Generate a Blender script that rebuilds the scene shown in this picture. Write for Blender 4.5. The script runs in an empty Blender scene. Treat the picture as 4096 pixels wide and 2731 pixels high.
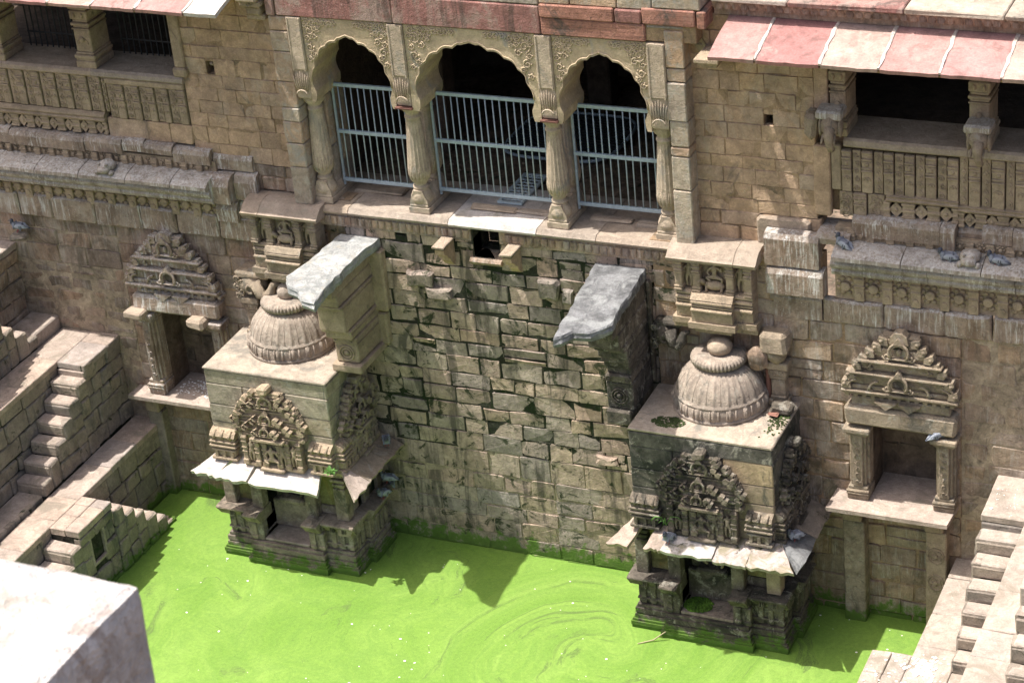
import bpy, bmesh, math, random
from mathutils import Vector, Matrix, noise
from mathutils.geometry import tessellate_polygon
random.seed(7)
R_ = random.Random(11)
SC = bpy.context.scene
COL = SC.collection
PI = math.pi

# ------------------------------------------------------------------ camera
cam_d = bpy.data.cameras.new('camera'); cam = bpy.data.objects.new('camera', cam_d); COL.objects.link(cam)
rx = Vector((0.91307, 0.397787, -0.089826)); dn = Vector((0.120166, -0.472931, -0.872867)); fw = Vector((-0.389696, 0.786194, -0.47962))
m = Matrix((( rx.x, -dn.x, -fw.x, 13.345), (rx.y, -dn.y, -fw.y, -29.165), (rx.z, -dn.z, -fw.z, 22.0), (0, 0, 0, 1)))
cam.matrix_world = m
cam_d.sensor_width = 36; cam_d.lens = 80; cam_d.clip_end = 500; cam_d.clip_start = 0.1
cam_d.dof.use_dof = True; cam_d.dof.focus_distance = 36.5; cam_d.dof.aperture_fstop = 9
SC.camera = cam
# ------------------------------------------------------------------ daylight
SUN_DIR = Vector((0.375, 0.126, -1)).normalized()
world = bpy.data.worlds.new('World'); SC.world = world; world.use_nodes = True
wn = world.node_tree; bg = wn.nodes['Background']
sky = wn.nodes.new('ShaderNodeTexSky'); sky.sky_type = 'NISHITA'; sky.sun_disc = False
to_sun = -SUN_DIR
sky.sun_elevation = math.asin(to_sun.z); sky.sun_rotation = math.atan2(to_sun.x, to_sun.y)
sky.dust_density = 6.0; sky.air_density = 1.0; sky.ozone_density = .6
wn.links.new(sky.outputs[0], bg.inputs[0]); bg.inputs[1].default_value = 0.115
sun_d = bpy.data.lights.new('sun', 'SUN'); sun = bpy.data.objects.new('sun', sun_d); COL.objects.link(sun)
sun_d.energy = 3.75; sun_d.angle = math.radians(0.55); sun_d.color = (1.0, 0.965, 0.905)
sun.rotation_euler = SUN_DIR.to_track_quat('-Z', 'Y').to_euler(); sun.location = (-20, -5, 50)
SC.view_settings.view_transform = 'Standard'; SC.view_settings.look = 'None'
SC.view_settings.exposure = 1.02; SC.view_settings.gamma = 1; SC.view_settings.use_curve_mapping = False

# ------------------------------------------------------------------ materials
def mat_base(name):
    mt = bpy.data.materials.new(name); mt.use_nodes = True
    nt = mt.node_tree
    return mt, nt, nt.nodes['Principled BSDF']
def nd(nt, typ, **kw):
    n = nt.nodes.new(typ)
    for k, v in kw.items():
        if k == 'ins':
            for kk, vv in v.items(): n.inputs[kk].default_value = vv
        else: setattr(n, k, v)
    return n
def mixc(nt, fac, a, b, typ='MIX'):
    n = nd(nt, 'ShaderNodeMixRGB', blend_type=typ)
    for i, x in ((0, fac), (1, a), (2, b)):
        if isinstance(x, (int, float)): n.inputs[i].default_value = x
        elif isinstance(x, tuple): n.inputs[i].default_value = (x[0], x[1], x[2], 1)
        else: nt.links.new(x, n.inputs[i])
    return n.outputs[0]
def rng(nt, x, a, b, c, d):
    n = nd(nt, 'ShaderNodeMapRange', ins={1: a, 2: b, 3: c, 4: d}); nt.links.new(x, n.inputs[0]); return n.outputs[0]
def noi(nt, vec, scale, det=4, rough=.55, dist=0):
    n = nd(nt, 'ShaderNodeTexNoise', ins={'Scale': scale, 'Detail': det, 'Roughness': rough, 'Distortion': dist})
    nt.links.new(vec, n.inputs['Vector']); return n.outputs['Fac']
def mth(nt, op, a, b=0.):
    n = nd(nt, 'ShaderNodeMath', operation=op)
    for i, x in ((0, a), (1, b)):
        if isinstance(x, (int, float)): n.inputs[i].default_value = x
        else: nt.links.new(x, n.inputs[i])
    return n.outputs[0]
def scaled(nt, pos, s):
    n = nd(nt, 'ShaderNodeMapping', ins={'Scale': s}); nt.links.new(pos, n.inputs[0]); return n.outputs[0]
M = {}
def stone(name, pal, var=.38, stain=None, streak=0., algae=0., moss=0., bump=.55, rough=.92, strata=0., speck=0., lichen=0., bleach=0., wash=0., guano=0., drip=0.):
    mt, nt, bs = mat_base(name)
    geo = nd(nt, 'ShaderNodeNewGeometry'); oi = nd(nt, 'ShaderNodeObjectInfo')
    pos = geo.outputs['Position']
    rnd = mth(nt, 'FRACT', mth(nt, 'ADD', oi.outputs['Random'], geo.outputs['Random Per Island']))
    rp = nd(nt, 'ShaderNodeValToRGB'); rp.color_ramp.interpolation = 'LINEAR'
    el = rp.color_ramp.elements
    if len(pal) == 1: pal = pal * 2
    while len(el) < len(pal): el.new(.5)
    for i, c in enumerate(pal):
        el[i].position = i / max(1, len(pal) - 1); el[i].color = (c[0] * 1.0, c[1] * .965, c[2] * .975, 1)
    nt.links.new(rnd, rp.inputs[0]); col = rp.outputs[0]
    n1 = noi(nt, pos, 2.6, 8, .68, .6)
    n2 = noi(nt, pos, 34, 5, .7)
    n3 = noi(nt, pos, 9, 6, .7, .4)
    k = rng(nt, n1, .34, .66, 1 - var, 1 + var)
    k = mth(nt, 'MULTIPLY', k, rng(nt, n3, .32, .68, 1 - var * .65, 1 + var * .65))
    k = mth(nt, 'MULTIPLY', k, rng(nt, n2, .3, .7, .84, 1.16))
    if strata:
        s = noi(nt, scaled(nt, pos, (.5, .5, 22)), 2, 4, .6, .3)
        k = mth(nt, 'MULTIPLY', k, rng(nt, s, .3, .7, 1 - strata, 1 + strata))
    cc = nd(nt, 'ShaderNodeCombineColor')
    for i in range(3): nt.links.new(k, cc.inputs[i])
    col = mixc(nt, 1., col, cc.outputs[0], 'MULTIPLY')
    if bleach:
        f = noi(nt, scaled(nt, pos, (1, 1, .55)), 1.15, 9, .72, .8)
        col = mixc(nt, rng(nt, f, .53, .68, 0, bleach), col, (.44, .395, .335))
    if wash:      # rusty brown run-off
        f = noi(nt, scaled(nt, pos, (3.2, 3.2, .5)), 1.0, 7, .68, .4)
        col = mixc(nt, rng(nt, f, .52, .66, 0, wash), col, (.15, .092, .055))
    if stain:
        c, amt, sc = stain
        f = noi(nt, scaled(nt, pos, (1, 1, .6)), sc, 8, .7, 1.0)
        col = mixc(nt, rng(nt, f, .66 - amt * .3, .74 - amt * .25, 0, .85), col, c)
    if lichen:
        f = noi(nt, pos, 5.5, 7, .75, .5)
        col = mixc(nt, rng(nt, f, .60 - lichen * .15, .66 - lichen * .12, 0, .6), col, (.40, .37, .31))
    if drip:      # long dark water stains
        f = noi(nt, scaled(nt, pos, (2.6, 2.6, .28)), 1.25, 6, .66, .5)
        col = mixc(nt, rng(nt, f, .535, .63, 0, drip), col, (.055, .05, .042))
    if streak:
        f = noi(nt, scaled(nt, pos, (13, 13, 1.1)), 1.5, 6, .75)
        g = noi(nt, pos, 1.7, 4, .6)
        f = mth(nt, 'MULTIPLY', rng(nt, f, .50, .62, 0, 1), rng(nt, g, .40, .58, 0, streak))
        col = mixc(nt, f, col, (.62, .60, .56))
        w = rng(nt, noi(nt, pos, 60, 2, .5), .70, .74, 0, streak)
        col = mixc(nt, w, col, (.75, .74, .72))
    if guano:     # droppings gather on what faces up
        sn = nd(nt, 'ShaderNodeSeparateXYZ'); nt.links.new(geo.outputs['Normal'], sn.inputs[0])
        up = rng(nt, sn.outputs[2], .25, .8, 0, 1)
        g1 = rng(nt, noi(nt, pos, 22, 6, .8), .40, .58, 0, 1); g2 = rng(nt, noi(nt, pos, 2.2, 4, .6), .30, .6, .25, 1)
        col = mixc(nt, mth(nt, 'MULTIPLY', mth(nt, 'MULTIPLY', up, g1), mth(nt, 'MULTIPLY', g2, guano)), col, (.58, .57, .55))
    if speck:
        w = rng(nt, noi(nt, pos, 48, 2, .5), .70, .74, 0, speck)
        col = mixc(nt, w, col, (.66, .62, .55))
    if moss:
        f = noi(nt, pos, 3.2, 8, .72, .8)
        col = mixc(nt, rng(nt, f, .62 - moss * .2, .68 - moss * .18, 0, .9), col, (.018, .030, .010))
    if algae:
        sz = nd(nt, 'ShaderNodeSeparateXYZ'); nt.links.new(pos, sz.inputs[0])
        h = mth(nt, 'ADD', sz.outputs[2], rng(nt, noi(nt, pos, 5, 5, .65), .3, .7, .16 * algae, -.16 * algae))
        col = mixc(nt, rng(nt, h, .09 * algae, .20 * algae, .95, 0), col, (.115, .24, .022))
        col = mixc(nt, rng(nt, h, .0, .35 * algae, .5, 0), col, (.05, .055, .025))
    nt.links.new(col, bs.inputs['Base Color'])
    bs.inputs['Roughness'].default_value = rough
    bs.inputs['Specular IOR Level'].default_value = .25
    bh = mth(nt, 'ADD', mth(nt, 'MULTIPLY', n3, 1.6), mth(nt, 'MULTIPLY', n2, .7))
    bh = mth(nt, 'ADD', bh, mth(nt, 'MULTIPLY', noi(nt, pos, 90, 3, .6), .35))
    bp = nd(nt, 'ShaderNodeBump', ins={'Strength': min(1., bump * 1.35), 'Distance': .03})
    nt.links.new(bh, bp.inputs['Height']); nt.links.new(bp.outputs[0], bs.inputs['Normal'])
    M[name] = mt; return mt
def plain(name, col, rough=.6, metal=0., bumpy=0., var=.15):
    mt, nt, bs = mat_base(name)
    geo = nd(nt, 'ShaderNodeNewGeometry'); pos = geo.outputs['Position']
    n = noi(nt, pos, 14, 6, .7)
    k = rng(nt, n, .3, .7, 1 - var, 1 + var)
    cc = nd(nt, 'ShaderNodeCombineColor')
    for i in range(3): nt.links.new(k, cc.inputs[i])
    nt.links.new(mixc(nt, 1., col, cc.outputs[0], 'MULTIPLY'), bs.inputs['Base Color'])
    bs.inputs['Roughness'].default_value = rough; bs.inputs['Metallic'].default_value = metal
    if bumpy:
        bp = nd(nt, 'ShaderNodeBump', ins={'Strength': bumpy, 'Distance': .01}); nt.links.new(noi(nt, pos, 40, 5, .7), bp.inputs['Height']); nt.links.new(bp.outputs[0], bs.inputs['Normal'])
    M[name] = mt; return mt

TAN, OCH, KHA, GRY, BRN, DRK = (.38, .275, .185), (.42, .29, .18), (.32, .255, .18), (.29, .255, .215), (.26, .185, .13), (.16, .135, .11)
stone('wall_tan', [(.42, .31, .21), (.45, .325, .21), (.385, .285, .20), (.42, .31, .21), (.405, .29, .195), (.375, .295, .22), (.46, .33, .21), (.35, .26, .185)], var=.26, stain=((.15, .125, .10), .22, 1.3), speck=.5, bleach=.45)
stone('pier_tan', [TAN, (.38, .33, .25), OCH, GRY, (.40, .33, .23)], var=.26, stain=((.30, .29, .26), .5, 2.2), lichen=.6)
stone('wall_wet', [(.34, .285, .22), (.42, .33, .24), (.27, .245, .215), (.40, .30, .225), (.30, .26, .21), (.43, .35, .265), (.35, .27, .21), (.24, .215, .185), (.41, .325, .235)], var=.30, stain=((.095, .088, .072), .34, 1.3), algae=1.8, moss=.36, bleach=.4, drip=.72)
stone('wall_brown', [BRN, (.30, .215, .15), (.28, .235, .19), (.205, .16, .13), (.32, .245, .18), (.24, .19, .15)], var=.32, stain=((.11, .085, .062), .42, 1.2), algae=1.2, streak=.25, bleach=.65, wash=.5)
stone('wall_right', [(.33, .245, .165), (.37, .275, .185), (.30, .24, .175), BRN, (.30, .25, .20), (.26, .195, .14)], var=.32, stain=((.12, .095, .07), .38, 1.2), algae=1.6, streak=.35, bleach=.6, wash=.45)
stone('cornice_grey', [(.30, .27, .23), (.34, .30, .25), (.28, .24, .19)], var=.26, stain=((.16, .125, .09), .45, 2.0), streak=.9, guano=.75)
stone('cornice_side', [(.27, .215, .165), (.31, .245, .18)], var=.30, stain=((.15, .11, .08), .4, 2.0), streak=.95, bleach=.7, wash=.6, guano=.6)
stone('carved', [(.31, .26, .19), (.28, .23, .165), (.34, .28, .20)], var=.26, stain=((.12, .11, .09), .3, 2.4), lichen=.3, bump=.7)
stone('carved_warm', [(.36, .29, .205), (.32, .26, .18), (.385, .31, .215)], var=.22, stain=((.16, .13, .10), .25, 2.4), bump=.6)
stone('carved_dark', [(.115, .10, .082), (.15, .13, .10), (.095, .086, .072)], var=.42, stain=((.032, .032, .027), .55, 1.8), lichen=.35, algae=1.3, bump=.75)
stone('carved_sooty', [(.24, .205, .155), (.20, .172, .132), (.27, .225, .165)], var=.36, stain=((.035, .035, .03), .72, 1.5), lichen=.3, bump=.75)
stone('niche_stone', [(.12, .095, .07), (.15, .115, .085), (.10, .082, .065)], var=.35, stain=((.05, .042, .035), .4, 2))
stone('plinth_stone', [(.26, .22, .17), (.29, .24, .185), (.23, .20, .165)], var=.34, stain=((.08, .075, .06), .42, 2.0), algae=1.25, bump=.65, lichen=.3)
stone('block_stone', [(.34, .30, .22), (.30, .27, .205), (.37, .31, .22)], var=.3, stain=((.12, .12, .10), .42, 1.7), lichen=.25)
stone('block_dark', [(.095, .092, .078), (.125, .115, .095), (.08, .079, .068)], var=.42, stain=((.028, .032, .025), .6, 1.5), lichen=.25)
stone('block_tan', [(.36, .275, .175), (.25, .215, .165), (.38, .29, .18)], var=.28, stain=((.09, .085, .07), .35, 1.9))
stone('roof_top', [(.385, .33, .26), (.36, .315, .25)], var=.24, stain=((.19, .175, .15), .40, 1.5), speck=.4)
stone('dome_stone', [(.32, .275, .22), (.335, .285, .23)], var=.28, stain=((.17, .155, .13), .4, 2.0), lichen=.3)
stone('column_stone', [(.41, .345, .255), (.39, .325, .24)], var=.22, stain=((.25, .235, .20), .42, 2.0), bump=.4, bleach=.25)
stone('arch_stone', [(.46, .385, .26), (.44, .36, .24)], var=.18, stain=((.33, .31, .27), .35, 2.0), bump=.35)
stone('red_sand', [(.30, .155, .13), (.27, .14, .12)], var=.26, stain=((.34, .255, .215), .60, 1.4), speck=.6, drip=.6)
stone('red_banded', [(.35, .18, .125), (.31, .16, .12)], var=.24, strata=.4, stain=((.09, .078, .068), .42, 1.5), bleach=.3)
stone('awning_pink', [(.335, .175, .16), (.36, .215, .19), (.32, .165, .15), (.37, .24, .21), (.345, .19, .175)], var=.18, stain=((.37, .27, .235), .3, 1.5), bump=.35, drip=.35)
stone('awning_cream', [(.40, .30, .25), (.385, .285, .24)], var=.18, stain=((.35, .22, .19), .3, 1.5), bump=.35, drip=.3)
stone('awning_pale', [(.42, .31, .255), (.47, .415, .365), (.40, .245, .205), (.41, .28, .23)], var=.16, stain=((.46, .40, .345), .3, 1.5), bump=.35, drip=.35)
stone('pale_slab', [(.50, .475, .44), (.54, .505, .455), (.48, .445, .40)], var=.18, stain=((.33, .295, .245), .3, 2.2), bump=.45)
stone('patchy_slab', [(.50, .475, .45), (.40, .335, .30), (.48, .445, .40)], var=.24, stain=((.25, .22, .14), .6, 2.6), moss=.2, bump=.55)
stone('slate_pale', [(.36, .375, .36)], var=.32, stain=((.22, .23, .225), .5, 2.2), bump=.8, lichen=.4)
stone('slate_grey', [(.17, .178, .18)], var=.42, stain=((.31, .318, .315), .5, 1.4), bump=.8)
stone('step_stone', [(.38, .32, .265), (.345, .295, .25), (.40, .32, .255), (.33, .29, .255)], var=.24, stain=((.23, .195, .155), .42, 1.6), speck=.5)
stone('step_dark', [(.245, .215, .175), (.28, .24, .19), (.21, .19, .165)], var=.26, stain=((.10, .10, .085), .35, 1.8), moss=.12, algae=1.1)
stone('step_pale', [(.40, .345, .285), (.365, .32, .27), (.415, .345, .285), (.38, .34, .295)], var=.22, stain=((.26, .225, .18), .45, 1.5), speck=.7)
stone('ledge_stone', [(.37, .305, .225), (.355, .29, .22), (.335, .29, .235)], var=.2, stain=((.30, .26, .20), .3, 2.0), speck=.5)
stone('mortar_moss', [(.055, .055, .042), (.045, .048, .034)], var=.6, stain=((.26, .215, .16), .30, 1.1), moss=.5, algae=1.4, bump=.9)
stone('mortar_black', [(.035, .037, .026), (.028, .032, .02)], var=.6, stain=((.25, .20, .145), .30, .9), moss=.6, algae=1.4, bump=.9)
stone('mortar_pale', [(.37, .305, .22), (.34, .28, .205)], var=.35, stain=((.14, .115, .085), .35, 2.4), algae=1.2, bump=.8)
stone('mortar_tan', [(.35, .255, .16)], var=.3, stain=((.15, .12, .085), .35, 2.5), bump=.8)
stone('mortar_white', [(.66, .60, .52)], var=.35, stain=((.40, .35, .28), .35, 6), bump=1.)
stone('dirt', [(.17, .128, .09)], var=.5, stain=((.07, .065, .045), .4, 2.0), moss=.2, bump=.9)
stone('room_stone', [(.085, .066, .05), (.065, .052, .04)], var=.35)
stone('panel_plaster', [(.17, .165, .075), (.20, .185, .08)], var=.45, stain=((.24, .16, .06), .35, 3.0), bump=.4)
stone('limestone_block', [(.57, .55, .525)], var=.22, stain=((.40, .33, .29), .5, 9), bump=.9, lichen=.3)
plain('iron_blue', (.30, .37, .415), .5, .0, .15, .2); plain('iron_blue_lit', (.44, .52, .56), .5, 0, .1, .2); plain('dark_iron', (.022, .026, .027), .6, .2); plain('rust_band', (.12, .05, .035), .8)  # small grate: same blue paint, sky light brightened into its colour
plain('brick_red', (.22, .105, .075), .9, 0, .4)
plain('dove_grey', (.17, .185, .225), .7); plain('dove_pale', (.27, .29, .335), .7); plain('dove_dark', (.045, .05, .07), .5); plain('dove_red', (.40, .09, .08), .6)
plain('leaf', (.075, .18, .028), .6); plain('white_fleck', (.80, .80, .78), .7); plain('straw', (.35, .30, .18), .8)

def water_mat():
    mt, nt, bs = mat_base('algae_water'); M['algae_water'] = mt
    geo = nd(nt, 'ShaderNodeNewGeometry'); pos = geo.outputs['Position']
    w = nd(nt, 'ShaderNodeTexNoise', ins={'Scale': .35, 'Detail': 2, 'Distortion': 1.2}); nt.links.new(pos, w.inputs['Vector'])
    warp = nd(nt, 'ShaderNodeVectorMath', operation='MULTIPLY_ADD'); nt.links.new(w.outputs['Color'], warp.inputs[0]); warp.inputs[1].default_value = (2.6, 2.6, 0); nt.links.new(pos, warp.inputs[2])
    vr = nd(nt, 'ShaderNodeVectorMath', operation='DISTANCE'); nt.links.new(pos, vr.inputs[0]); vr.inputs[1].default_value = (1.0, -2.2, 0)
    ang = rng(nt, vr.outputs['Value'], 0, 2.6, 5.5, 0)
    ro = nd(nt, 'ShaderNodeVectorRotate', rotation_type='Z_AXIS'); nt.links.new(pos, ro.inputs['Vector']); nt.links.new(ang, ro.inputs['Angle']); ro.inputs['Center'].default_value = (1.0, -2.2, 0)
    nt.links.new(ro.outputs[0], warp.inputs[2])
    ring = noi(nt, scaled(nt, warp.outputs[0], (1.0, .55, 1)), 2.4, 8, .62, 2.6)
    fine = noi(nt, scaled(nt, warp.outputs[0], (1.0, .8, 1)), 26, 4, .7, .5)
    big = noi(nt, warp.outputs[0], .55, 5, .6, .5)
    col = mixc(nt, rng(nt, big, .35, .65, 0, 1), (.130, .242, .034), (.190, .308, .058))
    col = mixc(nt, rng(nt, ring, .44, .62, 0, .42), col, (.105, .205, .035))
    swirl = rng(nt, mth(nt, 'ABSOLUTE', mth(nt, 'SUBTRACT', ring, .50)), .0, .010, .28, 0)
    col = mixc(nt, swirl, col, (.085, .15, .03))
    gr = rng(nt, noi(nt, pos, 95, 3, .75), .35, .65, .72, 1.22); gm = rng(nt, noi(nt, pos, 17, 6, .75), .35, .65, .84, 1.12)
    cg = nd(nt, 'ShaderNodeCombineColor'); gg = mth(nt, 'MULTIPLY', gr, gm)
    for i in range(3): nt.links.new(gg, cg.inputs[i])
    col = mixc(nt, 1., col, cg.outputs[0], 'MULTIPLY')
    col = mixc(nt, rng(nt, noi(nt, scaled(nt, warp.outputs[0], (1, .7, 1)), 42, 3, .7), .63, .68, 0, .6), col, (.05, .085, .02))
    patch = mth(nt, 'MULTIPLY', rng(nt, noi(nt, scaled(nt, warp.outputs[0], (1, .5, 1)), .95, 6, .65, 1.0), .60, .64, 0, 1), rng(nt, fine, .40, .55, .2, .9))
    col = mixc(nt, patch, col, (.085, .135, .035))
    col = mixc(nt, rng(nt, noi(nt, pos, 70, 2, .6), .64, .68, 0, .5), col, (.32, .42, .15))
    nt.links.new(col, bs.inputs['Base Color']); bs.inputs['Roughness'].default_value = .5; bs.inputs['Specular IOR Level'].default_value = .35
    bp = nd(nt, 'ShaderNodeBump', ins={'Strength': .25, 'Distance': .01}); nt.links.new(noi(nt, pos, 60, 4, .7), bp.inputs['Height']); nt.links.new(bp.outputs[0], bs.inputs['Normal'])
water_mat()

# ------------------------------------------------------------------ mesh helpers
class Fr:
    def __init__(s, O=(0, 0, 0), U=(1, 0, 0), V=(0, 1, 0), N=(0, 0, 1)):
        s.O, s.U, s.V, s.N = Vector(O), Vector(U).normalized(), Vector(V).normalized(), Vector(N).normalized()
    def p(s, u, v, n): return s.O + s.U * u + s.V * v + s.N * n
WORLD = Fr()
def front(y=0.): return Fr((0, y, 0), (1, 0, 0), (0, 0, 1), (0, -1, 0))     # faces the pool: u=x, v=z, n towards -y
def plusx(x): return Fr((x, 0, 0), (0, 1, 0), (0, 0, 1), (1, 0, 0))          # u=y, v=z
def minusx(x): return Fr((x, 0, 0), (0, -1, 0), (0, 0, 1), (-1, 0, 0))
def top(z): return Fr((0, 0, z), (1, 0, 0), (0, 1, 0), (0, 0, 1))
def nz(p, s=3., a=1.): return (noise.noise(Vector(p) * s)) * a
class MB:
    def __init__(s): s.v, s.f, s.sm = [], [], []
    def add(s, vs, fs, smooth=False):
        o = len(s.v); s.v += [Vector(x) for x in vs]
        for f in fs: s.f.append([i + o for i in f]); s.sm.append(smooth)
        return s
    def box(s, u0, u1, v0, v1, n0, n1, fr=WORLD, ch=.012, j=0.):
        ch = min(ch, (u1 - u0) * .3, (v1 - v0) * .3, (n1 - n0) * .3)
        P = []; idx = {}
        for a in (0, 1):
            for b in (0, 1):
                for c in (0, 1):
                    q = [(u0, u1)[a], (v0, v1)[b], (n0, n1)[c]]; sg = [(1, -1)[a], (1, -1)[b], (1, -1)[c]]
                    jj = [R_.uniform(-j, j) for _ in range(3)]
                    for ax in range(3):
                        w = [q[i] + jj[i] + (0 if i == ax else sg[i] * ch) for i in range(3)]
                        idx[(a, b, c, ax)] = len(P); P.append(fr.p(*w))
        F = []
        def quad(l): F.append(l)
        for ax in range(3):
            o = [i for i in range(3) if i != ax]
            for sd in (0, 1):
                l = []
                for (x, y) in ((0, 0), (1, 0), (1, 1), (0, 1)):
                    k = [0, 0, 0]; k[ax] = sd; k[o[0]] = x; k[o[1]] = y; l.append(idx[(k[0], k[1], k[2], ax)])
                fl = (sd == 1) ^ (ax == 1); F.append(l if fl else l[::-1])
        for ax in range(3):           # edges along ax
            o = [i for i in range(3) if i != ax]
            for x in (0, 1):
                for y in (0, 1):
                    def k_(e, face):
                        k = [0, 0, 0]; k[ax] = e; k[o[0]] = x; k[o[1]] = y; return idx[(k[0], k[1], k[2], face)]
                    l = [k_(0, o[0]), k_(1, o[0]), k_(1, o[1]), k_(0, o[1])]
                    F.append(l if ((x ^ y) ^ (ax == 1)) else l[::-1])
        for a in (0, 1):
            for b in (0, 1):
                for c in (0, 1):
                    l = [idx[(a, b, c, 0)], idx[(a, b, c, 1)], idx[(a, b, c, 2)]]
                    F.append(l if (a + b + c) % 2 else l[::-1])
        return s.add(P, F)
    def stone(s, u0, u1, v0, v1, n0, n1, fr, j=.015, ch=.018, rc=(.02, .10)):
        du, dv = u1 - u0, v1 - v0; r = min(du, dv) * R_.uniform(*rc)
        ring = [(u0 + r, v0), ((u0 + u1) / 2, v0), (u1 - r, v0), (u1, v0 + r), (u1, v1 - r), (u1 - r, v1), ((u0 + u1) / 2, v1), (u0 + r, v1), (u0, v1 - r), (u0, v0 + r)]
        ring = [(a + R_.uniform(-j, j), b + R_.uniform(-j, j)) for a, b in ring]
        cu, cv = (u0 + u1) / 2, (v0 + v1) / 2
        tu, tv = R_.uniform(-.012, .012), R_.uniform(-.012, .012)
        P = [fr.p(a, b, n0) for a, b in ring] + [fr.p(a, b, n1 - ch + R_.uniform(-.006, .004)) for a, b in ring]
        for a, b in ring:
            d = math.hypot(a - cu, b - cv); k = 1 - ch * 1.25 / max(d, .05)
            P.append(fr.p(cu + (a - cu) * k, cv + (b - cv) * k, n1 + tu * (a - cu) / du * 2 + tv * (b - cv) / dv * 2 + R_.uniform(-.004, .004)))
        P.append(fr.p(cu + R_.uniform(-.1, .1) * du, cv, n1 + R_.uniform(-.002, .009)))
        F = []
        for i in range(10):
            k = (i + 1) % 10
            F += [[i, k, 10 + k, 10 + i], [10 + i, 10 + k, 20 + k, 20 + i], [20 + i, 20 + k, 30]]
        return s.add(P, F)
    def prism(s, poly, n0, n1, fr, ch=0.):
        a = sum(poly[i][0] * poly[(i + 1) % len(poly)][1] - poly[(i + 1) % len(poly)][0] * poly[i][1] for i in range(len(poly)))
        if a < 0: poly = poly[::-1]
        n = len(poly)
        tri = tessellate_polygon([[Vector((x, y, 0)) for x, y in poly]])
        P = [fr.p(x, y, n0) for x, y in poly] + [fr.p(x, y, n1) for x, y in poly]
        F = []
        for t in tri:
            A, B, C_ = [Vector((*poly[i], 0)) for i in t]
            t = list(t)
            if (B - A).cross(C_ - A).z < 0: t = t[::-1]
            F.append([i + n for i in t]); F.append(t[::-1])
        for i in range(n):
            k = (i + 1) % n; F.append([i, k, n + k, n + i])
        return s.add(P, F)
    def lathe(s, c, prof, seg=24, rib=None, a0=0., a1=2 * PI, smooth=True, fr=WORLD, sq=1.):
        full = abs(a1 - a0 - 2 * PI) < 1e-6; ns = seg if full else seg + 1
        P = []
        for k, pr_ in enumerate(prof):
            r, z = pr_[0], pr_[1]
            for i in range(ns):
                a = a0 + (a1 - a0) * i / seg
                rr = r * (rib(k, a, pr_) if rib else 1.)
                P.append(fr.p(c[0] + rr * math.cos(a), c[1] + rr * math.sin(a) * sq, c[2] + z))
        F = []
        for k in range(len(prof) - 1):
            for i in range(seg):
                j = (i + 1) % ns; F.append([k * ns + i, k * ns + j, (k + 1) * ns + j, (k + 1) * ns + i])
        if full:
            F.append(list(range(ns))[::-1]); F.append([(len(prof) - 1) * ns + i for i in range(ns)])
        return s.add(P, F, smooth)
    def tube(s, path, r, seg=6, smooth=True):
        path = [Vector(p) for p in path]; n = len(path); rs = r if isinstance(r, (list, tuple)) else [r] * n
        P = []
        up = None
        for i, p in enumerate(path):
            t = (path[min(i + 1, n - 1)] - path[max(i - 1, 0)]).normalized()
            if up is None:
                up = Vector((0, 0, 1)) if abs(t.z) < .9 else Vector((1, 0, 0))
            a = (up - t * up.dot(t)); a.normalize(); b = t.cross(a); up = a
            for q in range(seg):
                w = 2 * PI * q / seg; P.append(p + (a * math.cos(w) + b * math.sin(w)) * rs[i])
        F = []
        for i in range(n - 1):
            for q in range(seg):
                k = (q + 1) % seg; F.append([i * seg + q, i * seg + k, (i + 1) * seg + k, (i + 1) * seg + q])
        F.append(list(range(seg))[::-1]); F.append([(n - 1) * seg + q for q in range(seg)])
        return s.add(P, F, smooth)
    def ball(s, c, r, fr=WORLD, seg=10, rings=6, wob=0.):
        P = []; F = []
        for k in range(rings + 1):
            t = PI * k / rings
            for i in range(seg):
                a = 2 * PI * i / seg; d = Vector((math.sin(t) * math.cos(a), math.sin(t) * math.sin(a), math.cos(t)))
                w = 1 + (nz(d + Vector(c), 1.7, wob) if wob else 0)
                P.append(fr.p(c[0] + r[0] * d.x * w, c[1] + r[1] * d.y * w, c[2] + r[2] * d.z * w))
        for k in range(rings):
            for i in range(seg):
                j = (i + 1) % seg; F.append([k * seg + i, (k + 1) * seg + i, (k + 1) * seg + j, k * seg + j])
        return s.add(P, F, True)
    def profile(s, prof, u0, u1, fr, cuts=1, wob=0.):
        """closed profile (v,n) swept along u"""
        n = len(prof); P = []; F = []
        for c in range(cuts + 1):
            u = u0 + (u1 - u0) * c / cuts
            for v, q in prof:
                o = fr.p(u, v, q); d = nz(o, 2.3, wob) if wob else 0
                P.append(fr.p(u, v + d, q + d * .8))
        for c in range(cuts):
            for i in range(n):
                k = (i + 1) % n; F.append([c * n + i, (c + 1) * n + i, (c + 1) * n + k, c * n + k])
        a = sum(prof[i][0] * prof[(i + 1) % n][1] - prof[(i + 1) % n][0] * prof[i][1] for i in range(n))
        c0 = list(range(n)); c1 = [cuts * n + i for i in range(n)]
        F += [c0[::-1], c1]
        if a > 0: F = [f[::-1] for f in F]
        F = [f[::-1] for f in F]
        return s.add(P, F)
    def arc(s, c, r, a0, a1, t, fr, steps=12, seg=5, sq=1.):
        return s.tube([fr.p(c[0] + r * math.cos(a0 + (a1 - a0) * i / steps), c[1] + r * sq * math.sin(a0 + (a1 - a0) * i / steps), c[2]) for i in range(steps + 1)], t, seg)
    def spiral(s, c, r, a0, turns, t, fr, steps=14, seg=4):
        return s.tube([fr.p(c[0] + r * (1 - .85 * i / steps) * math.cos(a0 + turns * 2 * PI * i / steps), c[1] + r * (1 - .85 * i / steps) * math.sin(a0 + turns * 2 * PI * i / steps), c[2]) for i in range(steps + 1)], t, seg)
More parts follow.
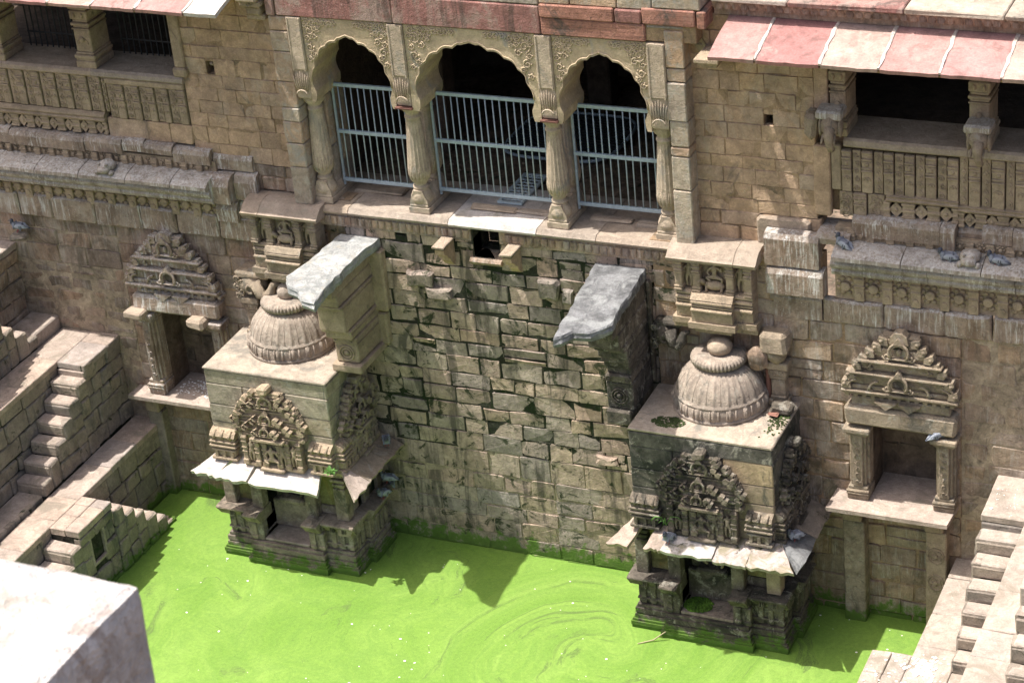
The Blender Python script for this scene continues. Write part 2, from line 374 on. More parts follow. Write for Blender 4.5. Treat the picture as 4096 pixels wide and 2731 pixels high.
    def build(s, name, mat, parent=None, fixn=False):
        lo = Vector([min(v[i] for v in s.v) for i in range(3)]); hi = Vector([max(v[i] for v in s.v) for i in range(3)])
        c = (lo + hi) / 2; c.z = lo.z if parent is None else c.z
        me = bpy.data.meshes.new(name); me.from_pydata([v - c for v in s.v], [], s.f)
        me.polygons.foreach_set('use_smooth', s.sm)
        if fixn:
            b = bmesh.new(); b.from_mesh(me); bmesh.ops.recalc_face_normals(b, faces=b.faces); b.to_mesh(me); b.free()
        me.update()
        return link(name, me, mat, parent, c)
WL = {}
def link(name, me, mat, parent, loc, rot=None):
    o = bpy.data.objects.new(name, me)
    if mat and not me.materials: me.materials.append(M[mat] if isinstance(mat, str) else mat)
    COL.objects.link(o); loc = Vector(loc); WL[o] = loc
    if parent is not None: o.parent = parent; o.location = loc - WL[parent]
    else: o.location = loc
    if rot: o.rotation_euler = rot
    return o
def copy_part(o, parent, loc):
    c = o.copy(); COL.objects.link(c); c.parent = parent; loc = Vector(loc); WL[c] = loc; c.location = loc - WL[parent]; return c
def thing(name, label, cat, loc, group=None):
    o = bpy.data.objects.new(name, None); COL.objects.link(o); o.empty_display_size = .3; o.location = loc; WL[o] = Vector(loc)
    return tag(o, label, cat, group)
def tag(o, label, cat, group=None):
    o['label'] = label; o['category'] = cat
    if group: o['group'] = group
    return o
def box(name, mat, parent, u0, u1, v0, v1, n0, n1, fr=WORLD, ch=.012, j=0.): return MB().box(u0, u1, v0, v1, n0, n1, fr, ch, j).build(name, mat, parent)
def skin(edges_pts, edges, radii, sub=1):
    """one continuous body grown from joints"""
    me = bpy.data.meshes.new('body_source'); me.from_pydata(edges_pts, edges, []); me.update()
    o = bpy.data.objects.new('body_source', me); COL.objects.link(o)
    md = o.modifiers.new('skin', 'SKIN'); md.use_smooth_shade = True
    for i, r in enumerate(radii):
        r = r if isinstance(r, tuple) else (r, r); me.skin_vertices[0].data[i].radius = r
    me.skin_vertices[0].data[0].use_root = True
    if sub:
        sb = o.modifiers.new('sub', 'SUBSURF'); sb.levels = sub; sb.render_levels = sub
    dg = bpy.context.evaluated_depsgraph_get(); out = bpy.data.meshes.new_from_object(o.evaluated_get(dg))
    bpy.data.objects.remove(o); bpy.data.meshes.remove(me)
    return out
def minus(u0, u1, hs):
    iv = [(u0, u1)]
    for a, b in hs:
        nv = []
        for x, y in iv:
            if b <= x or a >= y: nv.append((x, y)); continue
            if a > x: nv.append((x, a))
            if b < y: nv.append((b, y))
        iv = nv
    return iv
def masonry(parent, fr, u0, u1, v0, v1, mat, mortar='mortar_moss', ch=(.22, .32), w=(.32, .62), gap=.02, n=(.0, .035), depth=.3, holes=(), name='stone', limit=300, j=.014, back=True, chm=.018, mats=None, rub=0., rec=.022, rc=(.02, .10), wide=0.):
    v = v0; rows = []
    while v < v1 - .02:
        h = R_.uniform(*ch)
        if v1 - v - h < ch[0] * .7: h = v1 - v
        rows.append((v, v + h)); v += h
    todo = []
    for ri, (a, b) in enumerate(rows):
        hs = [(h[0], h[1]) for h in holes if min(b, h[3]) - max(a, h[2]) > .07]
        for x, y in minus(u0, u1, hs):
            if y - x < .06: continue
            u = x; first = True
            while u < y - .01:
                ww = R_.uniform(*w) * (.55 if first and ri % 2 else 1.); first = False
                if y - u - ww < w[0] * .6: ww = y - u
                todo.append((u, min(u + ww, y), a, b)); u += ww
    st = []
    for (a, b, c, d) in todo:
        if rub and R_.random() < rub and b - a > .3:
            mid = c + (d - c) * R_.uniform(.4, .6); st += [(a, b, c, mid), (a, b, mid, d)]
        else: st.append((a, b, c, d))
    st.sort(key=lambda q: -(q[1] - q[0]) * (q[3] - q[2]))
    rest = MB()
    for i, (a, b, c, d) in enumerate(st):
        g_ = [gap * R_.uniform(.3, 1.0) / 2 + (R_.uniform(.3, 1.) * wide if R_.random() < .38 else 0) for _ in range(4)]
        mb = rest if i >= limit else MB()
        mb.stone(a + g_[0], b - g_[1], c + g_[2], d - g_[3], -.1, R_.uniform(*n), fr, j, chm, rc)
        if i < limit: mb.build(name, mat if not mats else R_.choice(mats), parent)
    if rest.v:
        o = rest.build('small_' + name + 's', mat, parent); o['kind'] = 'stuff'
    if back:
        us = sorted({u0, u1} | {min(max(h[k], u0), u1) for h in holes for k in (0, 1)}); vs = sorted({v0, v1} | {min(max(h[k], v0), v1) for h in holes for k in (2, 3)})
        mb = MB()
        for a, b in zip(us, us[1:]):
            for c, d in zip(vs, vs[1:]):
                if b - a < 1e-4 or d - c < 1e-4: continue
                mu, mv = (a + b) / 2, (c + d) / 2
                if any(h[0] < mu < h[1] and h[2] < mv < h[3] for h in holes): continue
                P = [fr.p(x, y, q) for q in (-depth, -rec) for x, y in ((a, c), (b, c), (b, d), (a, d))]
                mb.add(P, [[3, 2, 1, 0], [4, 5, 6, 7], [0, 1, 5, 4], [1, 2, 6, 5], [2, 3, 7, 6], [3, 0, 4, 7]])
        mb.build('mortar_bed', mortar, parent)
# ------------------------------------------------------------------ pool and ground
def sheet(name, mat, x0, x1, y0, y1, z, nx=1, ny=1):
    mb = MB(); P = [(x0 + (x1 - x0) * i / nx, y0 + (y1 - y0) * j / ny, z) for j in range(ny + 1) for i in range(nx + 1)]
    mb.add(P, [[j * (nx + 1) + i, j * (nx + 1) + i + 1, (j + 1) * (nx + 1) + i + 1, (j + 1) * (nx + 1) + i] for j in range(ny) for i in range(nx)])
    o = mb.build(name, mat); o['kind'] = 'structure'; return o
sheet('ground', 'dirt', -300, 300, -300, 300, -1.2)
sheet('pool_water', 'algae_water', -8.44, 6.22, -22, .19, 0.)
fl = MB()
for i in range(230):
    x, y = R_.uniform(-8.2, 6.0), R_.uniform(-7.5, -.1); r = R_.choice((.006, .008, .010, .014, .022)); a0 = R_.uniform(0, 6)
    n = 6; P = [(x + r * R_.uniform(.6, 1.3) * math.cos(a0 + 2 * PI * k / n), y + r * R_.uniform(.4, 1.) * math.sin(a0 + 2 * PI * k / n), .006) for k in range(n)]
    fl.add(P + [(p[0], p[1], .001) for p in P], [list(range(n))] + [[k, k + n, (k + 1) % n + n, (k + 1) % n] for k in range(n)])
o = fl.build('floating_flecks', 'white_fleck'); o['kind'] = 'stuff'; o['label'] = 'small white flecks and feathers floating on the green water'

# ------------------------------------------------------------------ lower walls
FW = front(0.); FL = front(.2)
cw = thing('masonry_wall', 'wet central wall of tan blocks with black mossy joints between the two domed shrines', 'wall', (-1.2, 0, 0))
masonry(cw, FW, -3.95, 1.45, -.3, 2.0, 'wall_wet', 'mortar_pale', ch=(.24, .34), w=(.45, .9), gap=.016, n=(.0, .012), j=.014, chm=.009, limit=120, rec=.006, wide=.022)
masonry(cw, FW, -3.95, 1.45, 2.0, 6.02, 'wall_wet', 'mortar_black', ch=(.23, .35), w=(.36, .78), gap=.014, n=(.0, .008), j=.014, chm=.008, rub=.05, limit=170, rec=.006, wide=.030,
        holes=[(-1.62, -1.16, 5.70, 6.02), (-3.02, -2.84, 5.93, 6.02)])
for x0, x1, z0, z1, d in ((-2.86, -2.40, 5.06, 5.32, .14), (-2.51, -2.10, 4.88, 5.07, .16), (-.5, -.17, 5.12, 5.44, .12), (-.12, .08, 5.05, 5.33, .08), (.25, .62, 2.1, 2.27, .10), (.66, .98, 2.93, 3.14, .07)):
    mb = MB().stone(x0, x1, z0, z1, -.1, d * .8, FW, .03, .03); mb.build('stone', 'wall_wet', cw)
# spout hole, hollow in the wall
hb = MB(); 
hb.prism([(-1.62, 5.70), (-1.16, 5.70), (-1.16, 6.2), (-1.62, 6.2)], -.62, -.60, FW)
for q in ((-1.66, -1.62, 5.66, 6.20), (-1.16, -1.12, 5.66, 6.20), (-1.62, -1.16, 5.66, 5.70)):
    hb.box(q[0], q[1], q[2], q[3], -.6, .0, FW, .008)
hb.build('spout_recess', 'mortar_moss', cw)
lip = MB().profile([(5.60, .0), (5.60, .06), (5.66, .10), (5.70, .07), (5.70, -.3), (5.60, -.3)], -1.68, -1.12, FW, 4, .02); lip.build('spout_lip', 'wall_brown', cw)
for x0, x1, lab in ((-2.13, -1.97, 'small stone corbel left of the mossy spout hole'), (-.95, -.79, 'small stone corbel right of the mossy spout hole')):
    t = thing('stone_corbel', lab, 'corbel', (x0 + .08, 0, 5.6), 'corbels beside the spout hole')
    mb = MB().profile([(5.98, -.05), (5.94, .38), (5.86, .37), (5.80, .27), (5.76, .26), (5.72, .17), (5.66, .16), (5.55, .06), (5.5, -.05)], x0, x1, FW); mb.build('bracket', 'wall_tan', t, True)
    box('cap_slab', 'ledge_stone', t, x0 - .03, x1 + .03, 5.985, 6.03, -.02, .43, FW, .01, .006)

lw = thing('masonry_wall', 'brown left lower wall with pale mortar around the left niche and stairs', 'wall', (-8, .2, 0))
masonry(lw, FL, -12.5, -8.65, 1.2, 4.5, 'wall_brown', 'mortar_pale', ch=(.22, .32), w=(.32, .75), gap=.05, n=(.0, .014), j=.03, rub=.1, limit=80, rec=-.004, rc=(.05,.2), wide=.06)
masonry(lw, FL, -12.5, -8.65, 4.5, 5.42, 'wall_brown', 'mortar_pale', ch=(.26, .36), w=(.5, .9), gap=.014, n=(.0, .02), limit=60, rec=.008)
masonry(lw, FL, -8.65, -3.95, -.3, 5.42, 'wall_brown', 'mortar_tan', ch=(.26, .40), w=(.45, .95), gap=.014, n=(.0, .02), limit=150, rec=.008, chm=.012,
        holes=[(-8.10, -6.95, 2.12, 3.92), (-6.15, -3.95, -.3, 3.6)])
for x0, x1 in ((-11.6, -10.55), (-10.55, -9.85), (-9.85, -8.95), (-8.95, -8.0), (-8.0, -7.3), (-7.3, -6.45), (-6.45, -5.55)):
    MB().stone(x0 + .008, x1 - .008, 5.42, 5.86, -.1, R_.uniform(.10, .13), FL, .012, .03).build('stone', 'cornice_side', lw)
rw = thing('masonry_wall', 'patched right lower wall of brown and grey blocks around the right niche', 'wall', (5.5, 0, 0))
masonry(rw, FW, 1.45, 6.3, -.3, 5.30, 'wall_right', 'mortar_tan', ch=(.28, .44), w=(.42, .9), gap=.020, n=(.0, .03), j=.016, limit=150, rub=.06, rec=.007, chm=.011, wide=.02,
        holes=[(4.85, 5.97, 2.28, 3.72), (1.45, 3.6, -.3, 3.7)])
masonry(rw, FW, 6.3, 10.5, 1.2, 5.30, 'wall_right', 'mortar_pale', ch=(.26, .40), w=(.42, .9), gap=.03, n=(.0, .014), j=.02, limit=90, rec=-.003, wide=.05)
masonry(rw, FW, 1.42, 4.16, 5.30, 6.36, 'wall_wet', 'mortar_tan', ch=(.24, .34), w=(.36, .7), gap=.016, n=(.0, .012), rec=.006)
masonry(lw, FL, -5.6, -3.9, 5.42, 6.36, 'wall_wet', 'mortar_tan', ch=(.24, .34), w=(.36, .7), gap=.016, n=(.0, .012), rec=.006)
for x0, x1 in ((4.16, 5.12), (5.12, 6.05), (6.05, 6.75), (6.75, 7.7), (7.7, 8.7), (8.7, 9.9)):
    MB().stone(x0 + .008, x1 - .008, 5.30, 5.70, -.1, R_.uniform(.04, .07), FW, .012, .03).build('stone', 'cornice_side', rw)
for x0, x1, z0, z1, d in ((3.30, 4.15, 6.20, 6.74, .10), (3.32, 4.22, 5.74, 6.18, .14), (3.4, 4.16, 5.30, 5.73, .03)):
    mb = MB(); mb.profile([(z0, -.1), (z0, d), (z1 - .10, d), (z1 - .02, d - .05), (z1, d - .12), (z1, -.1)], x0, x1, FW, 6, .015); mb.build('stone', 'cornice_side', rw, True)

# ------------------------------------------------------------------ arcade
ar = thing('arcade', 'carved three-arched arcade with fluted columns under red sandstone beams', 'arcade', (-1.27, 0, 6.3))
FA = front(-.10)
def stack(parent, x0, x1, z0, z1, y0, y1, mat, hs):
    z = z0; i = 0
    while z < z1 - .02:
        h = min(hs[i % len(hs)], z1 - z); i += 1
        if z1 - z - h < .12: h = z1 - z
        jx = R_.uniform(-.008, .008)
        box('pier_block', mat, parent, x0 + jx, x1 + jx * .5, y0 + R_.uniform(-.012, .012), y1, z + .005, z + h - .005, WORLD, .016, .005); z += h
stack(ar, -4.76, -4.43, 6.35, 9.64, -.10, .55, 'pier_tan', (.68, .42, .38, .24, .45, .52, .35, .3))
stack(ar, 1.905, 2.20, 6.35, 9.86, -.10, .55, 'pier_tan', (.95, .55, .16, .42, .62, .22, .55, .4))
box('pier_filler', 'mortar_tan', ar, -4.73, -4.45, .0, .54, 6.4, 9.63); box('pier_filler', 'mortar_tan', ar, 1.93, 2.18, .0, .54, 6.4, 9.85)
stack(ar, -4.425, -4.17, 6.35, 8.16, .32, .95, 'pier_tan', (.9, .85)); stack(ar, 1.68, 1.90, 6.35, 8.2, .30, .95, 'pier_tan', (.9, .9))
ARCH = [(-4.17, -2.655), (-2.385, -.175), (.09, 1.615)]
STRIP = [(-4.43, -4.17, 8.24), (-2.655, -2.385, 8.27), (-.175, .09, 8.27), (1.615, 1.90, 8.26)]
for i, (a, b, z) in enumerate(STRIP):
    t = box('pilaster', 'column_stone', ar, a, b, -.12, .18, z + .52, 9.645, WORLD, .01)
    for x in (a + .025, b - .025):
        MB().box(x - .012, x + .012, -.128, -.118, z + .5, 9.63, WORLD, .003).build('fillet', 'column_stone', t)
    cp = MB()
    cx = (a + b) / 2; hw = (b - a) / 2
    cp.lathe((cx, .05, z), [(hw * 1.1, 0), (hw * 1.3, .02), (hw * 1.36, .06), (hw * 1.34, .2), (hw * 1.40, .3), (hw * 1.42, .40), (hw * 1.36, .48), (hw * 1.36, .54)], 4, None, PI / 4, PI / 4 + 2 * PI, False, WORLD)
    for k in range(7):
        k = k * .6667
        u = cx + (k - 2) * hw * .40
        cp.tube([(u, -.10, z + .16), (u, -.122, z + .26), (u + (k - 2) * .006, -.128, z + .36), (u + (k - 2) * .010, -.122, z + .42 + .04 * (2 - abs(k - 2)))], [.009, .012, .011, .004], 4)
    cp.arc((cx, z + .08, .135), hw * .75, .2, PI - .2, .014, Fr((0, 0, 0), (1, 0, 0), (0, 0, 1), (0, -1, 0)), 8, 4)
    cp.build('capital', 'column_stone', ar)
    if i in (1, 2): box('iron_band', 'rust_band', ar, a - .016, b + .016, -.138, .85, z - .036, z - .008, WORLD, .004)
def arch_curve(x0, x1, zs, za):
    """cusped outline from left spring over the ogee apex to the right spring"""
    c = (x0 + x1) / 2; hw = (x1 - x0) / 2; n = 5; base = []
    for i in range(2 * n + 1):
        t = PI * i / (2 * n); x = c - hw * math.cos(t); q = abs(math.cos(t)); z = zs + .22 + (za - zs - .30) * math.sin(t) ** .82
        if i in (0, 2 * n): z = zs + .12
        base.append((x, z))
    base[n] = (c, za)
    out = [(x0 - .03, zs - .06), (x0 - .005, zs + .02)]
    for i in range(2 * n):
        a, b = base[i], base[i + 1]; m_ = Vector(((a[0] + b[0]) / 2, (a[1] + b[1]) / 2)); d = Vector((b[0] - a[0], b[1] - a[1])); nn = Vector((-d.y, d.x)).normalized(); L = d.length
        for k in range(6 if i < 2 * n - 1 else 7):
            s = k / 6; bul = .17 * L * math.sin(PI * s)
            if i in (n - 1, n): bul = .12 * L * math.sin(PI * s) * (1 if (i == n - 1) == (s < .5) else .3)
            out.append((a[0] + d.x * s + nn.x * bul, a[1] + d.y * s + nn.y * bul))
    out += [(x1 + .005, zs + .02), (x1 + .03, zs - .06)]
    return out
for ai, (x0, x1) in enumerate(ARCH):
    za = (9.36, 9.42, 9.40)[ai]; inset = (.10, .15, .10)[ai]
    cv = arch_curve(x0 + inset, x1 - inset, 8.27, za)
    poly = [(x0 + .004, 8.21)] + cv + [(x1 - .004, 8.21), (x1 - .004, 9.645), (x0 + .004, 9.645)]
    mb = MB().prism(poly, -.83, .0, Fr((0, -.08, 0), (1, 0, 0), (0, 0, 1), (0, -1, 0)))
    pa = mb.build('arch', 'arch_stone', ar, True)
    rim = MB().tube([(x, -.085, z + .035) for x, z in cv[4:-4]], .012, 4); rim.build('arch_rim', 'arch_stone', pa)
    fl_ = MB(); F3 = front(-.08)
    hw = (x1 - x0) / 2; c = (x0 + x1) / 2
    for sg in (-1, 1):
        for (du, dz, r) in ((.84, .58, .10), (.62, .70, .085), (.86, .30, .075), (.42, .74, .06), (.88, .78, .07), (.74, .48, .06), (.90, .10, .05), (.26, .78, .045), (.72, .62, .05), (.52, .76, .05), (.90, .44, .055), (.92, .62, .05), (.74, .76, .055), (.80, .20, .05), (.34, .75, .05), (.64, .58, .04)):
            u, v = c + sg * du * hw, 8.85 + dz
            if v > 9.585: v = 9.57
            fl_.spiral((u, v, .008), r, R_.uniform(0, 6), sg * 1.4, .0125, F3)
            for k in range(5):
                a = 2 * PI * k / 5; fl_.ball((u + r * .9 * math.cos(a), v + r * .9 * math.sin(a), .004), (.02, .02, .012), F3, 6, 4)
    fl_.build('floral_carving', 'arch_stone', pa)['kind'] = 'stuff'
# columns in pairs on shared bases
def flute(k, a, pr_): return 1 + pr_[2] * 1.6 * (abs(math.sin(8 * a)) - .3) if len(pr_) > 2 else 1.
CP = [(.135, .0), (.17, .03), (.185, .10), (.15, .19), (.115, .24), (.13, .26), (.13, .29), (.10, .31), (.105, .34), (.148, .40, .05), (.172, .50, .07), (.170, .62, .08), (.157, .80, .08), (.142, 1.0, .08), (.130, 1.2, .08), (.120, 1.38, .07), (.114, 1.46, .04), (.135, 1.48), (.135, 1.51), (.115, 1.53), (.12, 1.57), (.15, 1.61, .05), (.18, 1.67, .06), (.19, 1.72), (.17, 1.745)]
col_src = None
for cx, half in ((-4.30, 1), (-2.545, 0), (-.125, 0), (1.70, 1)):
    for y in (.20, .64):
        if col_src is None:
            mb = MB().lathe((cx, y, 6.5), CP, 48, flute)
            for k in range(16):
                a = 2 * PI * k / 16
                mb.tube([(cx + .162 * math.cos(a), y + .162 * math.sin(a), 6.94), (cx + .172 * math.cos(a), y + .172 * math.sin(a), 7.06), (cx + .166 * math.cos(a), y + .166 * math.sin(a), 7.17)], [.016, .017, .004], 4)
            col_src = mb.build('column', 'column_stone', ar); src_loc = WL[col_src] - Vector((cx, y, 0))
        else: copy_part(col_src, ar, src_loc + Vector((cx, y, 0)))
    bm_ = MB().box(cx - .185, cx + .185, .03, .84, 6.348, 6.455, WORLD, .01).box(cx - .165, cx + .165, .04, .82, 6.455, 6.50, WORLD, .012)
    bm_.profile([(6.50, .0), (6.50, .16), (6.56, .155), (6.68, .10), (6.74, .08), (6.74, 0), (6.74, -.08), (6.68, -.10), (6.56, -.155), (6.50, -.16)], .05, .81, Fr((cx, 0, 0), (0, 1, 0), (0, 0, 1), (1, 0, 0)))
    bm_.build('column_base', 'column_stone', ar, True)
# beams
def beam(x0, x1, z0, z1, mat, d=.16):
    d -= .035
    box('lintel_beam', mat, ar, x0 + .006, x1 - .006, -d + R_.uniform(-.01, .01), .9, z0 + .004, z1 - .004, WORLD, .018, .006)
beam(-4.77, -4.60, 9.65, 10.1, 'red_sand'); beam(-4.60, -2.53, 9.655, 10.55, 'red_sand', .165); beam(-2.53, -.05, 9.655, 10.12, 'red_sand'); beam(-2.53, -.05, 10.12, 10.6, 'pier_tan', .15)
beam(-.05, 1.62, 9.66, 9.94, 'red_banded'); beam(1.62, 2.22, 9.87, 9.94, 'pier_tan', .13); beam(-.05, 1.15, 9.94, 10.16, 'red_banded', .18); beam(1.15, 1.58, 9.94, 10.16, 'red_sand', .18)
beam(1.58, 2.42, 9.94, 10.20, 'red_banded', .185); beam(2.42, 2.57, 9.92, 10.20, 'red_banded', .18)
for a, b, z in ((-.05, .45, 10.16), (.45, 1.2, 10.16), (1.2, 1.75, 10.16), (1.75, 2.5, 10.2)): beam(a, b, z, 10.7, 'pier_tan', .15)
beam(-4.77, -4.6, 10.1, 10.55, 'pier_tan', .15)
box('beam_core', 'mortar_tan', ar, -4.74, 2.40, -.08, .88, 9.67, 10.66)
# ledge slabs
FLP = front(0)
for i, (a, b) in enumerate(((-4.45, -3.81), (-3.81, -2.0), (-2.0, -.46), (-.46, .55), (.55, 1.93))):
    mb = MB().profile([(6.21, -1.3), (6.21, .035), (6.24, .085), (6.275, .095), (6.30, .07), (6.345, .03), (6.345, -1.3)], a + .006, b - .006, FLP, 5, .006)
    mb.build('ledge_slab', 'pale_slab' if i == 2 else 'ledge_stone', ar, True)
for a, b, y0, y1 in ((-1.8, -1.0, .36, .52), (-1.0, -.36, .38, .54), (.25, .95, .42, .62), (1.05, 1.5, .4, .66), (-4.0, -3.1, .55, .8)): box('kerb_stone', 'ledge_stone', ar, a, b, y0, y1, 6.344, 6.395, WORLD, .02, .02)
fz = MB().box(-4.40, -1.64, -.03, .2, 5.99, 6.205, WORLD, .006).box(-1.14, 1.88, -.03, .2, 5.99, 6.205, WORLD, .006)
x = -4.35
while x < 1.84:
    if -1.70 < x < -1.08: x += .125; continue
    fz.lathe((x, -.03, 6.18), [(.055, -.14), (.062, -.08), (.06, 0)], 8, None, PI, 2 * PI, True, WORLD, .45)
    fz.arc((x, 6.14, .045), .045, PI, 2 * PI, .010, FW, 6, 4, 2.2); x += .125
hole_fr = fz
fz.build('leaf_frieze', 'wall_right', ar)['kind'] = 'stuff'
# chamber behind the arches
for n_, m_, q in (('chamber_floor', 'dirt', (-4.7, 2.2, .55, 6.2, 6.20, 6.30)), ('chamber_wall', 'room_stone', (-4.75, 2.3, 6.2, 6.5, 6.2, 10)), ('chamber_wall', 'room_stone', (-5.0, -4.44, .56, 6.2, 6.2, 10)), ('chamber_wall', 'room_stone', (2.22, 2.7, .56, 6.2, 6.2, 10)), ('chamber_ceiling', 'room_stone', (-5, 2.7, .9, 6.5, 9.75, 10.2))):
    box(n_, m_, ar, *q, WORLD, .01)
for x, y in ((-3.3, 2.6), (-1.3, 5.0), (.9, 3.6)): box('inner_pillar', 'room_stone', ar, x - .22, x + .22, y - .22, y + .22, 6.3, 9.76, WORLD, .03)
for k in range(26):
    x, y = R_.uniform(-4, 1.6), R_.uniform(.9, 3.0); r = R_.uniform(.02, .06); MB().ball((x, y, 6.31), (r * 1.4, r, r * .6), WORLD, 7, 5, .5).build('loose_pebble', 'ledge_stone' if k % 3 else 'room_stone', ar)
# railings
def railing(x0, x1, label):
    t = thing('iron_railing', label, 'railing', ((x0 + x1) / 2, .5, 6.55), 'blue iron railings between the arcade columns')
    for z in (6.60, 7.46, 8.28): box('rail', 'iron_blue', t, x0, x1, .475, .525, z - .03, z + .03, WORLD, .005)
    for x in (x0, x1 - .035): box('post', 'iron_blue', t, x, x + .035, .482, .518, 6.50, 8.26, WORLD, .004)
    n = int((x1 - x0) / .128); src = None
    for k in range(1, n + 1):
        x = x0 + (x1 - x0) * k / (n + 1)
        if src is None: src = MB().tube([(x, .5, 6.57), (x, .5, 8.27)], .0125, 6).build('bar', 'iron_blue', t)
        else: copy_part(src, t, (x + R_.uniform(-.007, .007), .5, WL[src].z)).rotation_euler = (0, R_.uniform(-.004, .004), 0)
railing(-4.13, -2.72, 'pale blue iron railing in the left arch'); railing(-2.37, -.30, 'pale blue iron railing in the wide middle arch'); railing(.05, 1.52, 'pale blue iron railing in the right arch')
g = thing('iron_grate', 'small pale blue grate lying on the dirt behind the middle railing', 'grate', (-1.22, 1.25, 6.31))
for x in (-1.42, -1.04): box('frame_bar', 'iron_blue_lit', g, x - .03, x + .03, .66, 1.76, 6.36, 6.40, WORLD, .005)
for y in (.68, 1.74): box('frame_bar', 'iron_blue_lit', g, -1.44, -1.02, y - .03, y + .03, 6.362, 6.398, WORLD, .005)
for k in range(9): box('bar', 'iron_blue_lit', g, -1.40, -1.06, .78 + k * .108, .80 + k * .108, 6.37, 6.392, WORLD, .003)
for x in (-1.31, -1.23, -1.15): box('bar', 'iron_blue_lit', g, x - .007, x + .007, .7, 1.74, 6.372, 6.39, WORLD, .003)
g = thing('iron_grate', 'large dark rounded grate lying in the shade behind the right column', 'grate', (-1.2, 3.2, 6.31))
ov = [(-1.22 + 1.0 * abs(math.cos(a)) ** .5 * (1 if math.cos(a) > 0 else -1), 3.25 + .95 * abs(math.sin(a)) ** .5 * (1 if math.sin(a) > 0 else -1)) for a in [2 * PI * k / 40 for k in range(41)]]
MB().tube([(x, y, 6.42) for x, y in ov], .03, 6).build('frame', 'iron_blue', g)
for k in range(17):
    y = 2.42 + k * .104; hw = .98 if abs(y - 3.25) < .7 else .78; box('bar', 'dark_iron', g, -1.22 - hw, -1.22 + hw, y - .018, y + .018, 6.40, 6.44, WORLD, .004)
for x in (-1.6, -.85): box('support', 'dark_iron', g, x - .03, x + .03, 2.5, 4.0, 6.30, 6.395, WORLD, .004)
# ------------------------------------------------------------------ side galleries
FG = front(.2)
slat_src = {}; EX = {}
def slat(parent, x0, x1, z0, z1, kind):
    """upright carved panel board; pieces of one kind share their mesh"""
    w = x1 - x0; key = (kind, round(z1 - z0, 2), round(w, 2))
    if key in slat_src:
        o = slat_src[key]; return copy_part(o, parent, (x0 + w / 2, WL[o].y, (z0 + z1) / 2 + EX[o]))
    h = z1 - z0; mb = MB(); c = (x0 + x1) / 2; g = .010
    mb.box(x0 + g, x1 - g, z0 + .004, z1 - .004, -.05, .035 if kind == 0 else .012, FG, .008)
    if kind == 0:
        for zz, hh, d in ((.98, .05, .065), (.90, .05, .05), (.83, .035, .075), (.76, .03, .06), (.62, .03, .065), (.55, .04, .075)):
            mb.box(x0 + g * .6, x1 - g * .6, z0 + h * zz - hh * h * .5 - .012, z0 + h * zz + hh * h * .5 - .012, -.02, d - .012, FG, .012)
        mb.ball((c, z0 + h * .69, .02), (w * .22, .05, .04), FG, 8, 5); mb.arc((c, z0 + h * .30, .036), w * .30, .1, PI - .1, .012, FG, 8, 4); mb.ball((c, z0 + h * .32, .034), (.022, .022, .015), FG, 6, 4)
    elif kind == 1:
        for k in range(5):
            zz = z0 + h * (.12 + .19 * k); mb.spiral((c + (.012 if k % 2 else -.012), zz, .018), w * .34, k * 1.5, 1.3 * (1 if k % 2 else -1), .011, FG, 10, 4)
    else:
        for k in range(5):
            zz = z0 + h * (.12 + .19 * k)
            mb.prism([(c - w * .3, zz), (c, zz - h * .08), (c + w * .3, zz), (c, zz + h * .08)], .0, .03, FG); mb.ball((c, zz, .03), (.022, .022, .015), FG, 6, 4)
    o = mb.build('carved_board', 'carved_warm', parent); slat_src[key] = o; EX[o] = WL[o].z - (z0 + z1) / 2
    return o
def lattice(parent, x0, x1, z0, z1, step, phase=0):
    box('lattice_back', 'room_stone', parent, x0, x1, z0, z1, -.16, -.10, FG, .004)
    n = max(1, round((x1 - x0) / step)); s = (x1 - x0) / n; h = z1 - z0
    for k in range(n + 1):
        x = x0 + k * s; w = s * .24
        t = MB().box(max(x0, x - w), min(x1, x + w), z0, z1, -.10, .03, FG, .008)
        for q in (.12, .5, .88): t.box(max(x0, x - w * 1.15), min(x1, x + w * 1.15), z0 + h * q - .02, z0 + h * q + .02, -.02, .05, FG, .008)
        t.build('lattice_post', 'carved_warm', parent)
        if k < n:
            c = x + s / 2; r = h * .46; w = s * .30
            MB().prism([(c - w, z0 + h / 2), (c, z0 + h / 2 - r), (c + w, z0 + h / 2), (c, z0 + h / 2 + r)], -.08, .02, FG).ball((c, z0 + h / 2, .02), (.035, .035, .02), FG, 8, 4).build('lattice_lozenge', 'carved_warm', parent)
